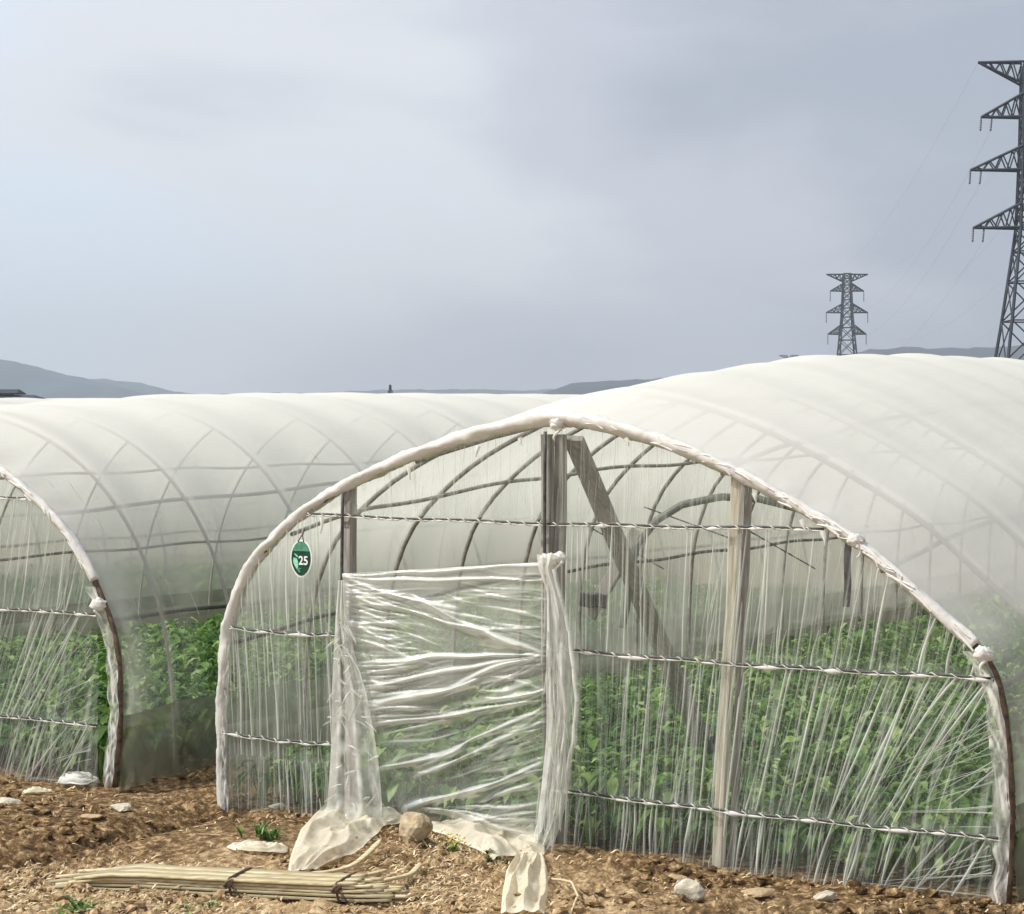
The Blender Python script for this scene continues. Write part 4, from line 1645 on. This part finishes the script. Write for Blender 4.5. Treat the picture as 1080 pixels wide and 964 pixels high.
# straw and dead leaf litter
M_STRAW = simple('dry_straw', [(0.25, (0.22, 0.13, 0.06)), (0.5, (0.50, 0.36, 0.19)), (0.75, (0.80, 0.68, 0.46))], scale=3, rough=0.8, bump=0, attr='dens')
mb = MB()
cnt = 0
while cnt < 7500:
    x, y = random.uniform(-20, 1090), random.uniform(818, 972)
    w_ = max(0.06, 1.25 * sstep(905, 935, y) * (1 - sstep(150, 330, x)) + 1.1 * math.exp(-((x - 470) / 75) ** 2 - ((y - 925) / 38) ** 2) + 0.12 * math.exp(-((x - 700) / 200) ** 2 - ((y - 935) / 25) ** 2))
    if random.random() > w_:
        continue
    Yg = H * F / (y - HY)
    X = (x - CX) / F * Yg
    p = Vector((X, Yg, 0)) - ML
    if p.dot(V) > -0.04:
        continue
    a_ = random.uniform(0, math.pi)
    l_ = random.uniform(0.010, 0.055)
    dx, dy = math.cos(a_) * l_, math.sin(a_) * l_
    w2 = random.uniform(0.0008, 0.0042)
    z_ = ground_z(X, Yg) + random.uniform(0.002, 0.018)
    tl = random.uniform(-.4, .5) * l_
    nx, ny = -math.sin(a_) * w2, math.cos(a_) * w2
    vs_ = [(X - nx, Yg - ny, z_), (X + nx, Yg + ny, z_ + w2 * 0.5), (X + dx * 0.5 + nx, Yg + dy * 0.5 + ny, z_ + tl * 0.5 + 0.006), (X + dx * 0.5 - nx, Yg + dy * 0.5 - ny, z_ + tl * 0.5 + 0.004), (X + dx, Yg + dy, z_ + tl * 0.7)]
    mb.add(vs_, [(0, 1, 2, 3), (3, 2, 4)], random.random())
    cnt += 1
o = mb.build('straw_litter', M_STRAW, smooth=False)
tag(o, 'dry straw and dead leaf litter strewn over the foreground soil', 'straw', kind='stuff')

# small plants
def tuft(name, x, y, n_, hgt, spr, wid, lb, tone, mat=M_LEAF, cat='plant', grp=None):
    c_ = on_ground(x, y)
    mb = MB()
    for _ in range(max(3, n_ // 8)):
        q = c_ + Vector((random.gauss(0, spr * 0.7), random.gauss(0, spr * 0.5), 0))
        leaf_blades(mb, (q.x, q.y, ground_z(q.x, q.y)), 8, hgt, spr * 0.7, wid, tone, 4)
    o = mb.build(name, mat)
    recentre(o, c_)
    tag(o, lb, cat, grp)
    return o


tuft('grass_tuft', 279, 884, 110, 0.085, 0.075, 0.006, 'green grass tuft on the bank between film drape and tunnel foot', 0.35, cat='grass tuft', grp='grass tufts on the soil')
tuft('grass_tuft', 82, 966, 90, 0.06, 0.10, 0.006, 'low green grass tuft at the bottom left of the straw', 0.45, cat='grass tuft', grp='grass tufts on the soil')
tuft('grass_tuft', 210, 962, 60, 0.035, 0.09, 0.006, 'short mossy grass just in front of the bamboo bundle', 0.5, cat='grass tuft', grp='grass tufts on the soil')
tuft('grass_tuft', 520, 912, 50, 0.05, 0.05, 0.006, 'dark grass tuft at the edge of the ground film near the knot', 0.2, cat='grass tuft', grp='grass tufts on the soil')
# yellow weed
wr = on_ground(478, 898)
wroot = empty('yellow_weed', wr)
tag(wroot, 'small yellow flowering weed growing at the edge of the ground film', 'weed')
mb = MB()
leaf_blades(mb, tuple(wr), 16, 0.07, 0.05, 0.012, 0.85, 4)
mb.build('leaves', M_LEAF, wroot)
M_YEL = simple('yellow_petal', [(0.4, (0.55, 0.45, 0.06)), (0.6, (0.75, 0.68, 0.2))], scale=40, rough=0.7, bump=0)
mb = MB()
for _ in range(22):
    q = wr + Vector((random.gauss(0, 0.035), random.gauss(0, 0.03), random.uniform(0.03, 0.085)))
    rock_mesh(mb, q, random.uniform(0.005, 0.009), (1, 1, 0.7), random.uniform(0, 50), sub=1)
mb.build('flowers', M_YEL, wroot)
# yellowish weeds against the film inside the tunnel
for x, lb in ((622, 'yellow green weed inside the end film beside the door drape'), (705 + 195, 'yellow green weed inside the end film towards the right foot')):
    c_, t_ = plane_pt(x, 900, ML, -0.10)
    mb = MB()
    leaf_blades(mb, (c_.x, c_.y, 0.0), 24, 0.22, 0.10, 0.02, 0.98, 5)
    o = mb.build('weed', M_LEAF)
    recentre(o, (c_.x, c_.y, 0.0))
    tag(o, lb, 'weed', 'weeds inside the near tunnel')


# ================================================================== far things
M_STEEL = simple('dark_lattice_steel', [(0.4, (0.016, 0.022, 0.036)), (0.6, (0.03, 0.038, 0.055))], scale=0.5, rough=0.7, bump=0)
M_INS = simple('dark_insulator', [(0.4, (0.03, 0.03, 0.04)), (0.6, (0.06, 0.06, 0.07))], scale=2, rough=0.4, bump=0)


def pylon(X, Y, label, arms, top, hw, leg_r, br_r, ins_len, drop):
    """arms: list of (z, half length, root rise); hw: half width as function of height"""
    root = empty('pylon', (X, Y, 0))
    tag(root, label, 'pylon', 'electricity pylons in a line')
    mb = MB()

    def corner(z, sx, sy):
        w_ = hw(z)
        return Vector((X + sx * w_, Y + sy * w_, z))
    zs = [0.0]
    while zs[-1] < top - 1.0:
        zs.append(min(top, zs[-1] + max(1.6, 1.75 * hw(zs[-1]))))
    for sx, sy in ((-1, -1), (1, -1), (1, 1), (-1, 1)):
        mb.tube([corner(z, sx, sy) for z in zs], leg_r, 4)
    for a_, b_ in zip(zs, zs[1:]):
        cs = [(-1, -1), (1, -1), (1, 1), (-1, 1)]
        for i in range(4):
            c1, c2 = cs[i], cs[(i + 1) % 4]
            mb.tube([corner(a_, *c1), corner(b_, *c2)], br_r, 4, caps=False)
            mb.tube([corner(a_, *c2), corner(b_, *c1)], br_r, 4, caps=False)
            mb.tube([corner(b_, *c1), corner(b_, *c2)], br_r, 4, caps=False)
    mb.build('tower', M_STEEL, root, smooth=False)
    tips = []
    for z, hl, rise in arms:
        for sg in (-1, 1):
            mb = MB()
            w_ = hw(z)
            tipp = Vector((X + sg * hl, Y, z))
            r1 = [Vector((X + sg * w_, Y + q * w_, z)) for q in (-1, 1)]
            r2 = [Vector((X + sg * w_, Y + q * w_, z + rise)) for q in (-1, 1)]
            for q in r1 + r2:
                mb.tube([q, tipp], leg_r * 0.75, 4)
            n_ = 4
            for i in range(n_):
                k0, k1_ = i / n_, (i + 1) / n_
                for q in (0, 1):
                    mb.tube([r1[q].lerp(tipp, k0), r2[q].lerp(tipp, (k0 + k1_) / 2)], br_r, 4, caps=False)
                    mb.tube([r2[q].lerp(tipp, (k0 + k1_) / 2), r1[q].lerp(tipp, k1_)], br_r, 4, caps=False)
                mb.tube([r1[0].lerp(tipp, k0), r1[1].lerp(tipp, k1_)], br_r, 4, caps=False)
            arm = mb.build('cross_arm', M_STEEL, root, smooth=False)
            end = tipp
            if rise > 0:
                for q, dq in drop:
                    mb = MB()
                    a_ = tipp + Vector((-sg * q, 0, 0))
                    b_ = a_ + Vector((sg * dq[0], dq[1], -ins_len))
                    n_ = 12
                    pts = [a_.lerp(b_, i / n_) for i in range(n_ + 1)]
                    mb.tube(pts, 0.1, 6, rad=lambda k, a__: (0.12 if int(round(k * 12)) % 2 else 0.06))
                    mb.build('insulator', M_INS, arm)
                    end = b_
            tips.append(end)
    return tips


lin = lambda X_, Y_: (lambda z: float(np.interp(z, X_, Y_)))
tips1 = pylon(52.8, 213, 'large steel lattice pylon at the right edge, nearest and tallest in view',
              [(39.2, 5.2, -2.3), (33.6, 4.9, 2.4), (28.2, 6.0, 2.4), (22.3, 5.7, 2.4)], 39.4, lin([0, 9, 22, 30, 40], [4.3, 2.75, 1.1, 0.8, 0.6]), 0.17, 0.075, 1.5, [(0.0, (0.25, -0.8)), (1.1, (0.3, -0.7))])
tips2 = pylon(84.0, 523, 'small dark steel lattice pylon rising behind the tunnel roofs, whole top in view',
              [(40.2, 5.2, -1.9), (36.0, 4.2, 1.9), (30.6, 5.2, 2.2), (25.2, 4.8, 2.2)], 40.4, lin([0, 20, 30, 40], [3.4, 2.1, 1.25, 0.85]), 0.20, 0.09, 2.6, [(0.0, (0.0, 0.0))])
tips3 = pylon(146.0, 1100, 'farthest pylon, only the tiny top of it above the tunnel roof',
              [(39.6, 5.2, -1.9), (35.0, 4.2, 1.9)], 39.8, lin([0, 20, 40], [3.4, 2.1, 0.9]), 0.22, 0.10, 2.4, [(0.0, (0.0, 0.0))])
M_CAB = simple('aluminium_cable', [(0.4, (0.20, 0.21, 0.23)), (0.6, (0.28, 0.29, 0.31))], scale=1, rough=0.6, bump=0)
lvl = ['top', 'second', 'third', 'lowest']
for i, (a_, b_) in enumerate(zip(tips1, tips2)):
    mb = MB()
    sagm = 5.0 if i < 2 else 9.0
    mb.tube([a_.lerp(b_, k) - Vector((0, 0, 4 * sagm * k * (1 - k))) for k in np.linspace(0, 1, 40)], 0.0075, 4)
    o = mb.build('power_line', M_CAB)
    recentre(o, a_)
    tag(o, 'thin power line strung from the %s %s arm of the large pylon' % (lvl[i // 2], 'left' if i % 2 == 0 else 'right'), 'power line', 'power lines between the pylons')

# dark roofed pavilion at the left edge
M_ROOFD = simple('dark_roof_tile', [(0.4, (0.022, 0.026, 0.036)), (0.6, (0.045, 0.05, 0.062))], scale=1.2, rough=0.8, bump=0.3, stretch=(1, 1, 6))
M_WALLD = simple('grey_wall', [(0.4, (0.10, 0.11, 0.13)), (0.6, (0.15, 0.16, 0.18))], scale=0.6, rough=0.9, bump=0)
Yb = 260
bx0 = (-70 - CX) / F * Yb
bx1 = (44 - CX) / F * Yb
zr = lambda y: H - (y - HY) / F * Yb
xm = lambda x: (x - CX) / F * Yb
hb = empty('pavilion', ((bx0 + bx1) / 2, Yb, 0))
tag(hb, 'low dark roofed building with a raised middle roof at the left edge', 'building')


def hip(name, x0_, x1_, y0_, y1_, ze, zt, inset, mat, par, th=0.35):
    mb = MB()
    vs_ = [(x0_, y0_, ze), (x1_, y0_, ze), (x1_, y1_, ze), (x0_, y1_, ze), (x0_, y0_, ze - th), (x1_, y0_, ze - th), (x1_, y1_, ze - th), (x0_, y1_, ze - th),
           (x0_ + inset, (y0_ + y1_) / 2 - 0.2, zt), (x1_ - inset, (y0_ + y1_) / 2 - 0.2, zt), (x1_ - inset, (y0_ + y1_) / 2 + 0.2, zt), (x0_ + inset, (y0_ + y1_) / 2 + 0.2, zt)]
    fs = [(0, 1, 9, 8), (1, 2, 10, 9), (2, 3, 11, 10), (3, 0, 8, 11), (8, 9, 10, 11), (4, 5, 1, 0), (5, 6, 2, 1), (6, 7, 3, 2), (7, 4, 0, 3), (7, 6, 5, 4)]
    mb.add(vs_, fs)
    return mb.build(name, mat, par, smooth=False)


def wallbox(name, x0_, x1_, y0_, y1_, z0_, z1_, mat, par):
    mb = MB()
    mb.add([(x0_, y0_, z0_), (x1_, y0_, z0_), (x1_, y1_, z0_), (x0_, y1_, z0_), (x0_, y0_, z1_), (x1_, y0_, z1_), (x1_, y1_, z1_), (x0_, y1_, z1_)],
           [(3, 2, 1, 0), (4, 5, 6, 7), (0, 1, 5, 4), (1, 2, 6, 5), (2, 3, 7, 6), (3, 0, 4, 7)])
    return mb.build(name, mat, par, smooth=False)


wallbox('wall', bx0 + 0.8, bx1 - 0.9, Yb - 3, Yb + 3, 0, zr(423), M_WALLD, hb)
for q in range(5):
    wx = bx0 + 2 + q * 2.3
    wallbox('window', wx, wx + 1.2, Yb - 3.06, Yb - 3.003, 1.1, 2.6, M_INS, hb)
rf = hip('roof', bx0, bx1, Yb - 4, Yb + 4, zr(420.5), zr(416.5), 1.0, M_ROOFD, hb, th=0.5)
wallbox('lantern_wall', xm(-62), xm(12), Yb - 1.6, Yb + 1.6, zr(417.5), zr(414.5), M_WALLD, rf)
hip('lantern_roof', xm(-66), xm(23), Yb - 2.2, Yb + 2.2, zr(414.6), zr(410.6), 0.35, M_ROOFD, rf, th=0.15)

# small distant tree above the middle roof
M_BARK = simple('dark_bark', [(0.4, (0.03, 0.025, 0.02)), (0.6, (0.06, 0.05, 0.04))], scale=2, rough=0.9, bump=0)
M_FAR = simple('dark_far_foliage', [(0.4, (0.012, 0.02, 0.012)), (0.6, (0.03, 0.045, 0.025))], scale=2, rough=0.9, bump=0)
tx, ty = (411.5 - CX) / F * 380, 380
tree = empty('small_tree', (tx, ty, 0))
tag(tree, 'tiny dark treetop standing up beyond the roof of the left tunnel', 'tree')
mb = MB()
mb.tube([(tx, ty, 0), (tx + 0.1, ty, 4), (tx, ty, 9.3)], 0.15, 7, rad=lambda k, a__: 0.2 * (1 - 0.85 * k))
for q in range(7):
    a_ = q * 2.4
    z_ = 4.5 + q * 0.6
    mb.tube([(tx, ty, z_), (tx + 0.55 * math.cos(a_), ty + 0.55 * math.sin(a_), z_ + 0.5)], 0.04, 4)
mb.build('trunk', M_BARK, tree)
mb = MB()
random.seed(5)
for _ in range(700):
    z_ = random.uniform(4.4, 9.6)
    w_ = 0.65 * (1 - max(0, (z_ - 8.6)) / 1.2) * (0.75 + 0.4 * mnoise.noise(Vector((z_ * 1.3, 0, 3))))
    a_ = random.uniform(0, 6.28)
    rr = w_ * random.random() ** 0.5
    c_ = Vector((tx + rr * math.cos(a_), ty + rr * math.sin(a_), z_))
    e1 = Vector((random.gauss(0, 1), random.gauss(0, 1), random.gauss(0, 1))).normalized() * 0.13
    e2 = Vector((random.gauss(0, 1), random.gauss(0, 1), random.gauss(0, 1))).normalized() * 0.10
    mb.add([c_ - e1, c_ + e2, c_ + e1, c_ - e2], [(0, 1, 2, 3)])
mb.build('crown', M_FAR, tree)
